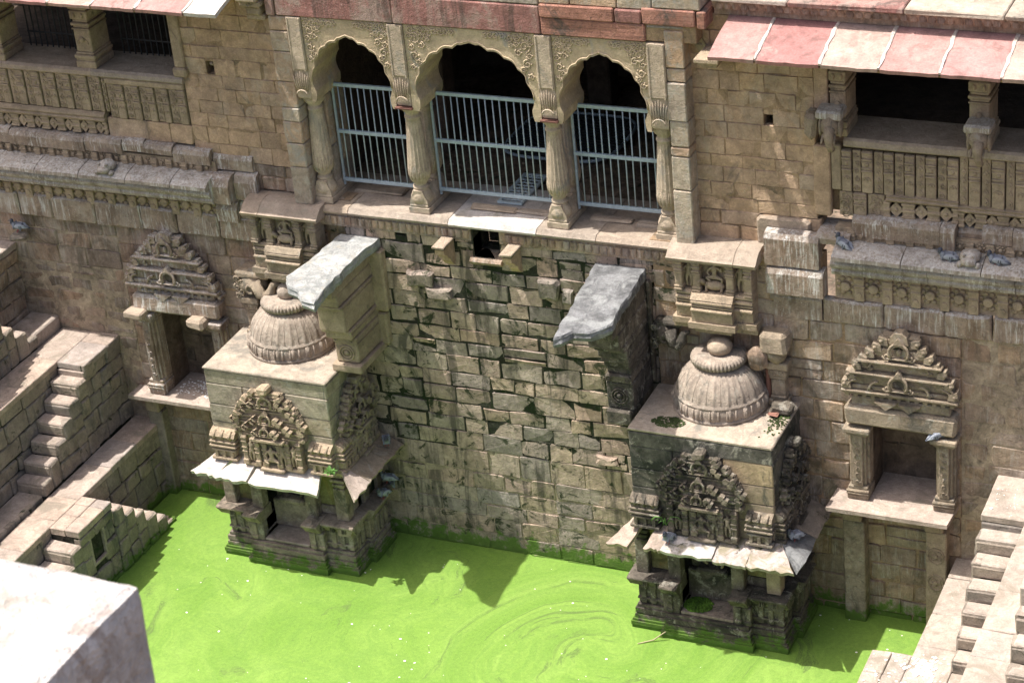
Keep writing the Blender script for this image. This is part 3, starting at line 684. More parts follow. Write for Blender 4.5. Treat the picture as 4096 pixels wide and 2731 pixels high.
def cornice(parent, x0, x1, yb, side, ends, zr=(5.70, 6.06), droppings='cornice_grey'):
    """rosette band, double roll and sloping overhang with a small flower band above"""
    F = front(yb)
    box('rosette_band', 'carved_warm', parent, x0, x1, zr[0], zr[1] + .12, -.25, -.03, F, .004)
    zc = (zr[0] + zr[1]) / 2 + .06; s = .43; n = int((x1 - x0 - .1) / s); xs = [x0 + .17 + s * k for k in range(n + 1)] if side > 0 else [x1 - .30 - s * k for k in range(n + 1)]
    r0 = p0 = None
    for x in xs:
        if r0 is None:
            mb = MB(); mb.lathe((x, zc, -.02), [(.075, 0), (.075, .05), (.06, .062)], 14, None, 0, 2 * PI, False, F)
            for k in range(8):
                a = 2 * PI * k / 8 + .39; mb.ball((x + .125 * math.cos(a), zc + .125 * math.sin(a), -.022), (.045, .04, .018), F, 8, 4)
            r0 = mb.build('rosette', 'carved_warm', parent); rl = WL[r0] - Vector((x, 0, 0))
            xp = x + s / 2 * side
            mb = MB().box(xp - .075, xp + .075, zr[0] + .01, zr[1] + .10, -.03, .03, F, .008).box(xp - .085, xp + .085, zr[0] + .24, zr[0] + .28, -.02, .045, F, .012).box(xp - .085, xp + .085, zr[0] + .33, zr[0] + .40, -.02, .05, F, .012)
            mb.lathe((xp, zr[0] + .12, .02), [(.05, 0), (.04, .025)], 10, None, 0, 2 * PI, False, F)
            p0 = mb.build('band_post', 'carved_warm', parent); pl = WL[p0] - Vector((xp, 0, 0))
        else:
            copy_part(r0, parent, rl + Vector((x, 0, 0))); 
            if x0 + .1 < x + s / 2 * side < x1 - .1: copy_part(p0, parent, pl + Vector((x + s / 2 * side, 0, 0)))
    F0 = front(0.)
    u = x0
    while u < x1 - .02:
        w = min(R_.uniform(.9, 1.6), x1 - u); w = x1 - u if x1 - u - w < .4 else w
        mb = MB().profile([(6.16, -.2), (6.17, .10), (6.20, .15), (6.25, .17), (6.29, .15), (6.31, .17), (6.35, .22), (6.40, .235), (6.45, .20), (6.475, .12), (6.475, -.2)], u + .004, u + w - .004, F0, 5, .008)
        mb.build('double_roll', droppings, parent, True); u += w
    u = x0 + (.04 if side > 0 else 0)
    while u < x1 - .02:
        w = min(R_.uniform(.72, .95) if side < 0 else R_.uniform(.9, 1.3), x1 - u); w = x1 - u if x1 - u - w < .35 else w
        mb = MB().profile([(6.475, -.2), (6.475, .27), (6.50, .315), (6.56, .31), (6.62, .22), (6.655, .08), (6.67, -.05), (6.68, -.2)], u + .007, u + w - .007, F0, 6, .014)
        mb.build('overhang_block', droppings, parent, True); u += w
    box('small_flower_band', 'carved_warm', parent, x0, x1, 6.66, 6.86, -.3, -.10, F0, .004)
    k = 0; src = {}
    x = x0 + .1
    while x < x1 - .08:
        kk = k % 2
        if kk not in src:
            mb = MB()
            if kk: mb.box(x - .06, x + .06, 6.67, 6.83, -.12, -.05, F0, .012).box(x - .066, x + .066, 6.74, 6.77, -.10, -.035, F0, .008)
            else:
                mb.lathe((x, 6.76, -.09), [(.03, .01), (.03, .03), (.02, .04)], 10, None, 0, 2 * PI, False, F0)
                for q in range(7):
                    a = 2 * PI * q / 7; mb.ball((x + .05 * math.cos(a), 6.76 + .05 * math.sin(a), -.095), (.025, .022, .018), F0, 6, 4)
            src[kk] = mb.build('flower' if not kk else 'band_block', 'carved_warm', parent); EX[src[kk]] = WL[src[kk]].x - x
        else: copy_part(src[kk], parent, (x + EX[src[kk]], WL[src[kk]].y, WL[src[kk]].z))
        x += .148; k += 1
def string_course(parent, segs):
    for x0, x1, z0, z1, d in segs:
        MB().profile([(z0, -.3), (z0, d), (z1 - .09, d + .01), (z1 - .02, d - .03), (z1, d - .10), (z1, -.3)], x0 + .006, x1 - .006, front(.2), 6, .012).build('string_block', 'cornice_side', parent, True)
def pillar(parent, x0, x1, z0, z1, y0, y1):
    w = x1 - x0; c = (x0 + x1) / 2; h = z1 - z0; cy = (y0 + y1) / 2; d = y1 - y0
    mb = MB()
    def lay(a, b, k, kd=None):
        kd = kd or k; mb.box(c - w * k / 2, c + w * k / 2, cy - d / 2 - (kd - 1) * w / 2, cy + d / 2, z0 + h * a, z0 + h * b, WORLD, .014)
    for a, b, k in ((0, .09, 1.06), (.09, .12, 1.0), (.12, .17, 1.1), (.17, .20, .95), (.20, .48, .86), (.48, .50, .95), (.50, .53, .82), (.53, .57, .98), (.57, .61, .8), (.61, .72, .95), (.72, .74, .8), (.74, .80, 1.0), (.80, .83, .85), (.83, .88, 1.05), (.88, .94, 1.3), (.94, 1.0, 1.75)): lay(a, b, k)
    yy = cy - d / 2
    mb.ball((c - w * .22, yy - .005, z0 + h * .665), (.03, .02, .05), WORLD, 8, 5); mb.ball((c + w * .22, yy - .005, z0 + h * .665), (.03, .02, .05), WORLD, 8, 5); mb.ball((c, yy + .005, z0 + h * .36), (.05, .03, .05), WORLD, 8, 5)
    mb.arc((c, z0 + h * .30, -(yy + w * .07) ), w * .26, .0, PI, .014, front(0), 8, 4)
    mb.build('pillar', 'carved_warm', parent)
def awning(parent, joints, mat, zf=9.80, zb=10.06):
    yb, yf = .22, -.80
    L = math.hypot(yb - yf, zb - zf)
    V = Vector((0, yf - yb, zf - zb)).normalized(); F = Fr((0, yb, zb), (1, 0, 0), V, Vector((1, 0, 0)).cross(V) * -1)
    if F.N.z < 0: F.N = -F.N
    for si, (a, b) in enumerate(zip(joints, joints[1:])):
        g = R_.uniform(.008, .022)
        e0, e1 = R_.uniform(-.015, .015), R_.uniform(-.015, .015)
        pts = [(a + g, 0), (b - g, 0)]; nj = 5
        right = [(b - g + R_.uniform(-.010, .010), L * k / nj) for k in range(1, nj)]; left = [(a + g + R_.uniform(-.010, .010), L * k / nj) for k in range(nj - 1, 0, -1)]
        fr_ = [(b - g - (b - a - 2 * g) * k / 6, L + R_.uniform(-.012, .010)) for k in range(7)]
        poly = pts + right + fr_ + left
        MB().prism(poly, -.06 + e0 * .3, .0 + e1 * .3, F).build('awning_slab', mat[si % len(mat)], parent, True)
    box('awning_light_stop', 'mortar_tan', parent, joints[0] + .04, joints[-1] - .04, .0, L - .05, -.10, -.066, F, .006)  # added sheet under the slabs, keeps sun from leaking through the joints
    for b in joints[1:-1]:
        mb = MB(); n = 9
        P = []
        for k in range(n + 1):
            w = R_.uniform(.022, .048); o = R_.uniform(-.012, .012); q = L * (k / n) * .985
            P += [F.p(b + o - w, q, -.02), F.p(b + o - w * .5, q, .012 + R_.uniform(0, .008)), F.p(b + o + w * .6, q, .011 + R_.uniform(0, .008)), F.p(b + o + w, q, -.02)]
        fs = [[i * 4 + c, (i + 1) * 4 + c, (i + 1) * 4 + (c + 1) % 4, i * 4 + (c + 1) % 4] for i in range(n) for c in range(4)] + [[3, 2, 1, 0], [n * 4, n * 4 + 1, n * 4 + 2, n * 4 + 3]]
        mb.add(P, fs).build('joint_mortar', 'mortar_white', parent, True)
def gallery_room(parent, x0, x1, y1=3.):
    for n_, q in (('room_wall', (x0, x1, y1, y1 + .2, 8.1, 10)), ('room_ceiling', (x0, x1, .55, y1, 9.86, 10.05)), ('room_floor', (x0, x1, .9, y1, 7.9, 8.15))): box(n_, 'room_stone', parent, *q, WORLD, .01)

gl = thing('gallery_wing', 'left gallery with carved panels, barred windows and a pale stone awning', 'gallery', (-8, .2, 6.2))
masonry(gl, FG, -6.72, -4.77, 6.86, 9.78, 'wall_tan', 'mortar_tan', ch=(.20, .30), w=(.32, .62), gap=.010, n=(.0, .009), rec=.004, rc=(.01,.05), holes=[(-6.25, -6.10, 8.40, 8.63)], chm=.007, j=.006)
masonry(gl, FG, -5.98, -4.77, 6.40, 6.86, 'wall_brown', 'mortar_tan', ch=(.2, .26), w=(.36, .7), gap=.02, n=(.0, .02))
box('wall_core', 'mortar_tan', gl, -6.72, -4.77, 9.78, 10.5, -.35, .0, FG)
box('hole_back', 'mortar_moss', gl, -6.27, -6.08, 8.38, 8.65, -.32, -.30, FG); box('wedged_stone', 'ledge_stone', gl, -6.21, -6.14, 8.52, 8.60, -.14, -.05, FG, .02, .01)
cornice(gl, -12.2, -6.32, .12, -1, None, (5.78, 6.09))
for q in ((-6.46, -5.99, 6.20, 6.68, .34), (-5.99, -5.56, 6.22, 6.70, .16), (-6.40, -5.98, 5.80, 6.19, .20), (-5.98, -5.50, 5.86, 6.20, .12)):
    MB().profile([(q[2], -.3), (q[2], q[4] - .02), (q[3] - .16, q[4]), (q[3] - .05, q[4] - .06), (q[3], q[4] - .16), (q[3], -.3)], q[0] + .008, q[1] - .008, FL, 5, .016).build('corner_block', 'cornice_side', gl, True)
string_course(gl, [(-12.2, -10.4, 6.85, 7.13, .15), (-10.4, -8.85, 6.84, 7.10, .17), (-8.85, -8.1, 6.86, 7.12, .16), (-8.1, -7.66, 6.92, 7.13, .14), (-7.66, -7.1, 6.92, 7.10, .16), (-7.1, -6.38, 6.80, 7.06, .15), (-6.38, -5.62, 6.72, 7.0, .06)])
box('panel_back', 'mortar_tan', gl, -12.2, -6.72, 7.08, 8.2, -.3, -.165, FG)
xs = [-12.06, -11.73, -11.4, -11.08, -10.76, -10.44, -10.11, -9.79, -9.46, -9.15, -8.84, -8.47, -8.29]
for a, b in zip(xs, xs[1:]):
    mdl = a + (b - a) * .52; slat(gl, a, mdl, 7.55, 8.20, 0); slat(gl, mdl, b, 7.55, 8.20, 1 if R_.random() < .6 else 2)
xs = [-8.29, -7.95, -7.64, -7.34, -7.07, -6.74]
for a, b in zip(xs, xs[1:]):
    mdl = a + (b - a) * .5; slat(gl, a, mdl, 7.46, 8.08, 1); slat(gl, mdl, b, 7.46, 8.08, 0)
box('top_moulding', 'carved_warm', gl, -8.29, -6.74, 8.08, 8.19, -.1, .05, FG, .02)
for a, b in ((-12.2, -10.2), (-10.2, -8.40)): MB().profile([(7.37, -.1), (7.37, .06), (7.41, .085), (7.44, .05), (7.47, .08), (7.51, .06), (7.54, .02), (7.54, -.1)], a, b, FG, 8, .006).build('panel_moulding', 'carved_warm', gl, True)
lattice(gl, -12.2, -8.40, 7.12, 7.37, .315)
for a, b in ((-8.38, -7.6), (-7.6, -7.15), (-7.15, -6.72)): MB().stone(a, b, 7.10, 7.45, -.1, .02, FG, .006, .012).build('stone', 'wall_tan', gl)
for a, b in ((-12.2, -10.3), (-10.3, -8.5), (-8.5, -6.70)): MB().profile([(8.205, -.75), (8.205, .06), (8.235, .09), (8.30, .08), (8.335, .04), (8.345, -.75)], a + .003, b - .003, FG, 6, .008).build('window_sill', 'ledge_stone', gl, True)
pillar(gl, -8.76, -8.39, 8.335, 9.74, .16, .72); pillar(gl, -10.62, -10.24, 8.335, 9.74, .16, .72); pillar(gl, -12.5, -12.1, 8.335, 9.74, .16, .72)
box('window_jamb', 'carved_warm', gl, -6.82, -6.62, .13, .85, 8.50, 9.6, WORLD, .02); box('window_jamb', 'carved_warm', gl, -6.86, -6.60, .10, .86, 8.336, 8.50, WORLD, .03); box('jamb_capital', 'carved_warm', gl, -7.05, -6.62, .08, .85, 9.60, 9.75, WORLD, .03)
for x0, x1 in ((-8.3, -6.84), (-10.2, -8.8)):
    k = 0; x = x0
    while x < x1: box('window_bar', 'dark_iron', gl, x, x + .022, .87, .89, 8.33, 9.8, WORLD, .003); x += .115
    for z in (8.6, 9.2): box('window_bar', 'dark_iron', gl, x0, x1, .862, .868, z, z + .03, WORLD, .002)
gallery_room(gl, -12.6, -4.8)
box('lintel', 'carved_warm', gl, -12.5, -6.4, .16, .8, 9.745, 9.86, WORLD, .01)
awning(gl, [-11.9, -11.0, -10.15, -9.25, -8.42, -7.58, -6.76, -5.86, -5.26], ['awning_pink', 'awning_pale', 'awning_pink', 'awning_pink', 'awning_pale', 'awning_pink', 'awning_pink', 'pale_slab'], 9.87, 10.12)
box('roof_slab', 'wall_tan', gl, -12.5, -4.8, .25, 5, 10.06, 10.35)
bk = thing('carved_bracket', 'carved bracket at the top left corner beside the red beam', 'bracket', (-5, 0, 9.5))
MB().box(-5.18, -4.84, -.05, .2, 9.52, 9.62, WORLD, .02).box(-5.14, -4.87, -.12, .2, 9.62, 9.78, WORLD, .03).box(-5.2, -4.82, -.2, .2, 9.78, 9.9, WORLD, .03).box(-5.2, -4.82, -.3, .2, 9.9, 10.25, WORLD, .03).build('bracket', 'carved_warm', bk)
wd = MB(); wd.spiral((-5.01, 9.84, .205), .06, 0, 1.5, .012, FW); wd.build('scroll', 'carved_warm', bk)
fg = thing('carved_spout', 'worn grey frog-shaped water spout on the left cornice', 'spout', (-8.35, -.2, 6.55))
def frog(x, z, y, par, mat):
    mb = MB().ball((x, y, z + .09), (.155, .17, .10), WORLD, 14, 9, .15).ball((x, y - .12, z + .06), (.12, .09, .07), WORLD, 12, 8, .15)
    mb.build('head', mat, par)
    MB().arc((x, z + .055, -(y - .155)), .10, PI, 2 * PI, .018, front(0), 8, 5, .35).build('mouth', mat, par)
    for s in (-1, 1): MB().ball((x + s * .13, y - .10, z + .0), (.05, .07, .05), WORLD, 8, 6, .2).build('foot', mat, par); MB().ball((x + s * .07, y - .12, z + .155), (.03, .03, .03), WORLD, 8, 6).build('eye', mat, par)
frog(-8.33, 6.62, -.14, fg, 'cornice_grey')

gr = thing('gallery_wing', 'right gallery with carved panels, elephant brackets and a pink stone awning', 'gallery', (5, .2, 6.2))
masonry(gr, FG, 2.18, 4.06, 6.90, 9.80, 'wall_tan', 'mortar_tan', ch=(.20, .30), w=(.28, .55), gap=.010, n=(.0, .009), rec=.004, rc=(.01,.05), holes=[(3.28, 3.42, 8.31, 8.53)], chm=.007, j=.006)
masonry(gr, FG, 2.18, 4.12, 6.38, 6.90, 'wall_tan', 'mortar_tan', ch=(.24, .3), w=(.36, .8), gap=.02, n=(.0, .02))
box('wall_core', 'mortar_tan', gr, 2.2, 4.06, 9.80, 10.05, -.35, .0, FG)
box('hole_back', 'mortar_moss', gr, 3.26, 3.44, 8.29, 8.55, -.32, -.30, FG)
MB().stone(3.12, 3.95, 6.40, 6.88, -.1, .07, FG, .01, .03).build('stone', 'ledge_stone', gr)
MB().prism([(2.27, 9.56), (2.36, 9.41), (2.45, 9.56), (2.36, 9.71)], 0, .03, FG).ball((2.36, 9.56, .03), (.04, .04, .02), FG).build('lozenge_tile', 'carved_warm', gr, True)
MB().box(2.52, 2.76, -.28, .2, 9.40, 9.46, WORLD, .012).box(2.49, 2.79, -.34, .2, 9.46, 9.51, WORLD, .012).box(2.45, 2.83, -.40, .2, 9.51, 9.58, WORLD, .012).build('eave_bracket', 'carved_warm', gr)
cornice(gr, 4.36, 10.2, .0, 1, None, (5.70, 6.05))
string_course(gr, [(4.10, 4.62, 6.62, 6.80, .24), (4.62, 4.86, 6.76, 7.06, .13), (4.86, 5.95, 6.76, 7.08, .17), (5.95, 6.18, 6.70, 7.08, .20), (6.18, 6.55, 6.82, 7.02, .02), (6.55, 7.0, 6.84, 7.10, .12), (7.0, 8.2, 6.80, 7.10, .15), (8.2, 10.2, 6.80, 7.10, .15)])
box('panel_back', 'mortar_tan', gr, 4.05, 10.2, 7.0, 8.2, -.3, -.165, FG)
MB().box(4.02, 4.28, 6.98, 8.12, -.1, .03, FG, .02).build('plain_pilaster', 'wall_tan', gr); MB().box(4.29, 4.44, 7.42, 8.14, -.1, .01, FG, .015).build('plain_pilaster', 'carved_warm', gr)
xs = [4.45, 4.61, 4.75, 4.93, 5.08, 5.24, 5.39, 5.55, 5.70, 5.87, 6.02, 6.19]
for i, (a, b) in enumerate(zip(xs, xs[1:])): slat(gr, a, b, 7.42, 8.09, 0 if i % 2 == 0 else (1 if i % 4 == 1 else 2))
xs = [6.19, 6.33, 6.51, 6.66, 6.86, 7.0, 7.2, 7.35, 7.55, 7.7, 7.9, 8.05, 8.25, 8.4, 8.6, 8.75]
for i, (a, b) in enumerate(zip(xs, xs[1:])): slat(gr, a, b, 7.36, 8.14, 2 if i % 2 == 0 else 0)
for a, b, k in ((4.40, 4.62, 1), (4.62, 4.83, 0), (4.83, 5.10, 1)): slat(gr, a, b, 7.02, 7.41, k)
for a, b, z in ((5.12, 6.19, 7.33), (6.19, 7.1, 7.27), (7.1, 8.8, 7.27)): MB().profile([(z, -.1), (z, .05), (z + .035, .08), (z + .06, .05), (z + .085, .065), (z + .10, .02), (z + .10, -.1)], a, b, FG, 8, .006).build('panel_moulding', 'carved_warm', gr, True)
lattice(gr, 5.08, 6.19, 7.06, 7.33, .36); lattice(gr, 6.19, 8.8, 7.02, 7.27, .335)
for a, b in ((4.50, 6.32), (6.32, 8.5)): MB().profile([(8.14, -.75), (8.14, .04), (8.17, .07), (8.25, .06), (8.285, .03), (8.30, -.75)], a + .003, b - .003, FG, 6, .01).build('window_sill', 'ledge_stone', gr, True)
box('window_jamb', 'wall_tan', gr, 4.06, 4.27, .17, .8, 8.6, 9.62, WORLD, .015); pillar(gr, 4.28, 4.55, 8.30, 9.70, .16, .72); pillar(gr, 6.31, 6.64, 8.30, 9.70, .16, .72); pillar(gr, 8.3, 8.6, 8.30, 9.70, .16, .72)
box('lintel', 'carved_warm', gr, 4.06, 10, .16, .8, 9.71, 9.86, WORLD, .01)
gallery_room(gr, 2.25, 10.2)
awning(gr, [2.80, 3.51, 4.45, 5.30, 6.15, 7.0, 7.87, 8.75, 9.6], ['awning_pink', 'awning_pink', 'awning_cream', 'awning_pink', 'awning_pink', 'awning_cream', 'awning_pink', 'awning_pink'])
MB().profile([(10.06, -.3), (10.06, .02), (10.17, .03), (10.17, .06), (10.22, .10), (10.28, .12), (10.30, .10), (10.30, -.3)], 2.6, 10.2, FG, 14, .006).build('eave_band', 'wall_brown', gr, True)
sc = MB(); x = 2.7
while x < 10: sc.lathe((x, .2 - .09, 10.27), [(.055, -.09), (.062, -.04), (.06, 0)], 8, None, PI, 2 * PI, True, WORLD, .6); x += .13
sc.build('scallop_trim', 'wall_brown', gr)['kind'] = 'stuff'
for a, b, m_ in ((2.6, 3.75, 'step_pale'), (3.75, 5.45, 'red_sand'), (5.45, 6.85, 'roof_top'), (6.85, 8.4, 'roof_top'), (8.4, 10.2, 'step_pale')): box('roof_slab', m_, gr, a + .006, b - .006, .0, 5, 10.305, 10.39, WORLD, .015, .01)
frog_t = thing('carved_spout', 'droppings-covered grey frog-shaped spout on the right cornice between two doves', 'spout', (6.45, -.2, 6.55)); frog(6.44, 6.63, -.12, frog_t, 'cornice_grey')
def elephant(x, z, label, parent_w):
    t = thing('elephant_bracket', label, 'bracket', (x, -.1, z), 'elephant brackets under the right gallery pillars')
    box('bracket_slab', 'cornice_grey', t, x - .2, x + .2, -.14, .2, z + .36, z + .50, WORLD, .03, .01)
    MB().ball((x + .02, -.06, z + .26), (.15, .16, .17), WORLD, 12, 8, .12).build('head', 'carved', t)
    MB().tube([(x + .03, -.16, z + .26), (x + .03, -.235, z + .16), (x + .04, -.23, z + .04), (x + .05, -.19, z - .06), (x + .06, -.13, z - .08)], [.085, .075, .062, .05, .04], 8).build('trunk', 'carved', t)
    for s in (-1, 1):
        MB().ball((x + .02 + s * .145, -.06, z + .24), (.035, .10, .15), WORLD, 10, 6, .1).build('ear', 'carved', t)
        MB().tube([(x + .02 + s * .08, -.16, z + .16), (x + .02 + s * .09, -.23, z + .08), (x + .02 + s * .10, -.25, z + .04)], [.025, .02, .008], 6).build('tusk', 'carved', t)
elephant(4.36, 8.30, 'weathered elephant head bracket beside the window nearest the arches', gr); elephant(6.52, 8.28, 'elephant head bracket under the pillar between the two dark right windows', gr)
box('side_bracket', 'carved', gr, 3.97, 4.17, -.12, .2, 8.33, 8.72, WORLD, .06, .02)

# ------------------------------------------------------------------ relief panels under the ledge ends
def figure(parent, F, u, v, n, h, pose=0, mat='carved'):
    """standing or seated carved figure as one continuous body"""
    k = h / 1.7; s = 1 if pose % 2 == 0 else -1
    if pose < 2:
        P = [(0, .92, 0), (.03 * s, 1.15, .02), (0, 1.38, .02), (0, 1.48, .02), (.02 * s, 1.62, .03), (-.2, 1.36, .0), (-.32, 1.12, .05), (-.22, .95, .10), (.2, 1.36, 0), (.33, 1.15, .05), (.25, 1.30, .14), (-.12, .86, .02), (-.15, .48, .06), (-.12, .05, 0), (.12, .86, .02), (.20, .50, .09), (.10, .05, .02)]
    else:
        P = [(0, .45, 0), (.0, .75, .02), (0, 1.02, .02), (0, 1.15, .02), (.02, 1.32, .03), (-.25, 1.0, .0), (-.42, .75, .08), (-.25, .58, .14), (.25, 1.0, 0), (.45, .80, .05), (.40, 1.10, .10), (-.15, .42, .03), (-.5, .42, .12), (-.15, .22, .18), (.15, .42, .02), (.5, .40, .12), (.38, .02, .08)]
    E = [(0, 1), (1, 2), (2, 3), (3, 4), (2, 5), (5, 6), (6, 7), (2, 8), (8, 9), (9, 10), (0, 11), (11, 12), (12, 13), (0, 14), (14, 15), (15, 16)]
    Rd = [.17, .13, .17, .07, .125, .08, .06, .05, .08, .06, .05, .12, .085, .06, .12, .085, .06]
    pts = [Vector((x * k, y * k, z * k)) for x, y, z in P]
    me = skin(pts, E, [r * k for r in Rd], 1)
    for vv in me.vertices: vv.co = F.p(u + vv.co.x, v + vv.co.y, n + vv.co.z)
    c = F.p(u, v + h / 2, n)
    for vv in me.vertices: vv.co -= c
    return link('relief_figure', me, mat, parent, c)
def relief(cx, zt, label, mat, worn=0):
    t = thing('relief_shrine', label, 'relief', (cx, 0, 4.95)); F = front(0.)
    w = .62; zb = zt - .53
    box('relief_back', mat, t, cx - w, cx + w, zb, zt, -.05, .12, F, .01)
    for u in (-.56, -.27, .27, .56):
        mb = MB().box(cx + u - .06, cx + u + .06, zb, zt, .1, .27, F, .012)
        for q, d in ((.02, .30), (.10, .285), (.55, .285), (.63, .295), (.75, .285), (.88, .30)): mb.box(cx + u - .07, cx + u + .07, zb + q * .53, zb + q * .53 + .035, .1, d, F, .01)
        mb.build('relief_pilaster', mat, t)
    figure(t, F, cx - .42, zb + .02, .15, .44, 0, mat); figure(t, F, cx + .42, zb + .02, .15, .46, 1, mat); figure(t, F, cx, zb + .12, .17, .46, 2, mat)
    an = MB().ball((cx, zb + .11, .2), (.17, .08, .07), F, 10, 7)
    for sx in (-.12, .12): an.tube([F.p(cx + sx, zb + .1, .22), F.p(cx + sx, zb + .01, .24)], .025, 5)
    an.tube([F.p(cx - .16, zb + .14, .2), F.p(cx - .22, zb + .2, .24), F.p(cx - .24, zb + .16, .27)], [.05, .045, .03], 6); an.build('carved_mount', mat, t)
    for (a, b, d, r) in ((.0, .075, .25, 1), (.08, .15, .27, 1), (.155, .21, .25, 1), (.215, .27, .29, 2), (.275, .45, .26, 0), (.455, .555, .30, 0), (.56, .65, .24, 0)):
        z1, z0 = zb - a, zb - b
        rnd = [(z0, -.05), (z0, d - .02), (z0 + (z1 - z0) * .3, d + .012), (z0 + (z1 - z0) * .7, d + .012), (z1, d - .02), (z1, -.05)] if r else [(z0, -.05), (z0, d), (z1, d), (z1, -.05)]
        MB().profile(rnd, cx - w - (.0 if a < .4 else .06), cx + w + (.0 if a < .4 else .06), F, 6, .006).build('base_moulding', mat, t, True)
        if .0 < a < .56:
            d2 = d + .13; rnd = [(z, q + .13 if q > 0 else .2) for z, q in rnd]
            MB().profile(rnd, cx - .33 - (0 if a < .4 else .05), cx + .33 + (0 if a < .4 else .05), F, 8, .010 if not worn else .022).build('base_moulding', mat, t, True)
    box('base_moulding', mat, t, cx - .30, cx + .30, zb - .65, zb - .56, -.05, .36, F, .01)
    MB().profile([(zb - .065, .1), (zb - .075, .40), (zb - .0, .34), (zb + .01, .1)], cx - .34, cx + .34, F, 8, .02).build('base_top', mat, t, True)
    x0, x1 = cx - .72, cx + .72
    for a, b in ((x0, x0 + .33), (x0 + .33, x1)) if worn else ((x0, x1 - .36), (x1 - .36, x1)):
        MB().profile([(zt, -.45), (zt, .34), (zt + .06, .37), (zt + .07, .33), (zt + .15, .24), (zt + .20, .15), (zt + .22, .0), (zt + .22, -.45)], a + .004, b - .004, FG if False else front(0), 6, .006).build('hood_slab', 'ledge_stone', t, True)
    box('hood_core', 'mortar_tan', t, x0 + .03, x1 - .03, zt - .02, zt + .19, -.4, .1, F)
relief(-4.98, 6.155, 'worn relief panel with riding deity above the left dome', 'carved', 1)
relief(2.52, 6.215, 'relief panel with seated deity on a ram above the right dome', 'carved_warm')

# ------------------------------------------------------------------ sloping slabs on corbelled piers
def slab_pier(label, poly, zb, slope, mat, pmat, px0, px1, layers, back, cat='buttress'):
    t = thing('slab_pier', label, cat, ((px0 + px1) / 2, -.5, 3.8))
    n = len(poly); mb = MB()
    N = []                                   # denser, ragged outline
    for i in range(n):
        a, b = poly[i], poly[(i + 1) % n]; L = math.hypot(b[0] - a[0], b[1] - a[1]); k = max(1, int(L / .13))
        for q in range(k): 
            jx = 0 if q == 0 else .022
            N.append((a[0] + (b[0] - a[0]) * q / k + R_.uniform(-jx, jx), a[1] + (b[1] - a[1]) * q / k + R_.uniform(-jx, jx)))
    cx = sum(p[0] for p in N) / len(N); cy = sum(p[1] for p in N) / len(N); T = .17
    def zz(x, y): return zb + slope * y
    rings = []
    for k, (dz, s) in enumerate(((-T, .985), (-T * .62, 1.012), (-T * .3, .99), (-.03, 1.0), (.0, .975), (.006, .80), (.008, .55), (.008, .28))):
        rings.append([Vector((cx + (x - cx) * s + (R_.uniform(-.012, .012) if 0 < k < 4 else 0), cy + (y - cy) * s + (R_.uniform(-.012, .012) if 0 < k < 4 else 0), zz(cx + (x - cx) * s, cy + (y - cy) * s) + dz + nz((x * s, y * s, k * .3), 3.5, .012 if k > 3 else .018))) for x, y in N])
    m_ = len(N); V = [p for r in rings for p in r] + [Vector((cx, cy, zz(cx, cy) + .008))]
    F = [[k * m_ + i, k * m_ + (i + 1) % m_, (k + 1) * m_ + (i + 1) % m_, (k + 1) * m_ + i] for k in range(len(rings) - 1) for i in range(m_)]
    F += [[(len(rings) - 1) * m_ + i, (len(rings) - 1) * m_ + (i + 1) % m_, len(V) - 1] for i in range(m_)] + [list(range(m_))[::-1]]
    mb.add(V, F, False).build('sloping_slab', mat, t, True)
    for (z0, z1, x0, x1, y0) in layers: box('corbel_course', pmat, t, x0, x1, y0, .02, z0 + .003, z1 - .003, WORLD, .018, .006)
    # roundel on the lower block and scrolls
    z0, z1, x0, x1, y0 = layers[1]
    q = MB(); F = front(y0); c = (x0 + x1) / 2; zc = (z0 + z1) / 2
    for r in (.13, .085): q.arc((c, zc, .008), r, 0, 2 * PI, .016, F, 16, 5)
    q.ball((c, zc, .005), (.05, .05, .03), F); q.build('roundel', pmat, t)
    for x in (x0 + .06, x1 - .06): MB().spiral((x, layers[2][0] + .07, .0), .06, 0, 1.4, .016, front(layers[2][4])).build('scroll', pmat, t)
    for b in back: box('side_pilaster', pmat, t, *b, WORLD, .03, .01)
    return t
slab_pier('pale grey-green jutting stone slab on a corbelled pier beside the left dome', [(-4.04, .02), (-4.05, -.28), (-4.12, -1.14), (-4.20, -1.62), (-3.99, -1.92), (-3.79, -1.99), (-3.58, -2.24), (-3.31, -2.32), (-3.37, -1.87), (-3.39, -.78), (-3.32, .02)], 5.84, .0, 'slate_pale', 'carved_warm', -3.88, -3.46,
    [(3.80, 3.95, -3.96, -3.42, -1.0), (3.95, 4.33, -3.90, -3.47, -.92), (4.33, 4.46, -3.90, -3.46, -.96), (4.46, 4.60, -3.96, -3.47, -1.06), (4.60, 4.68, -4.0, -3.45, -1.13), (4.68, 5.14, -3.96, -3.47, -1.22), (5.14, 5.22, -4.0, -3.45, -1.33), (5.22, 5.45, -3.97, -3.47, -1.36), (5.45, 5.675, -3.99, -3.46, -1.52)],
    [(-3.60, -3.26, -.16, .02, 4.55, 5.66), (-3.56, -3.32, -.12, .02, 3.9, 4.5)])
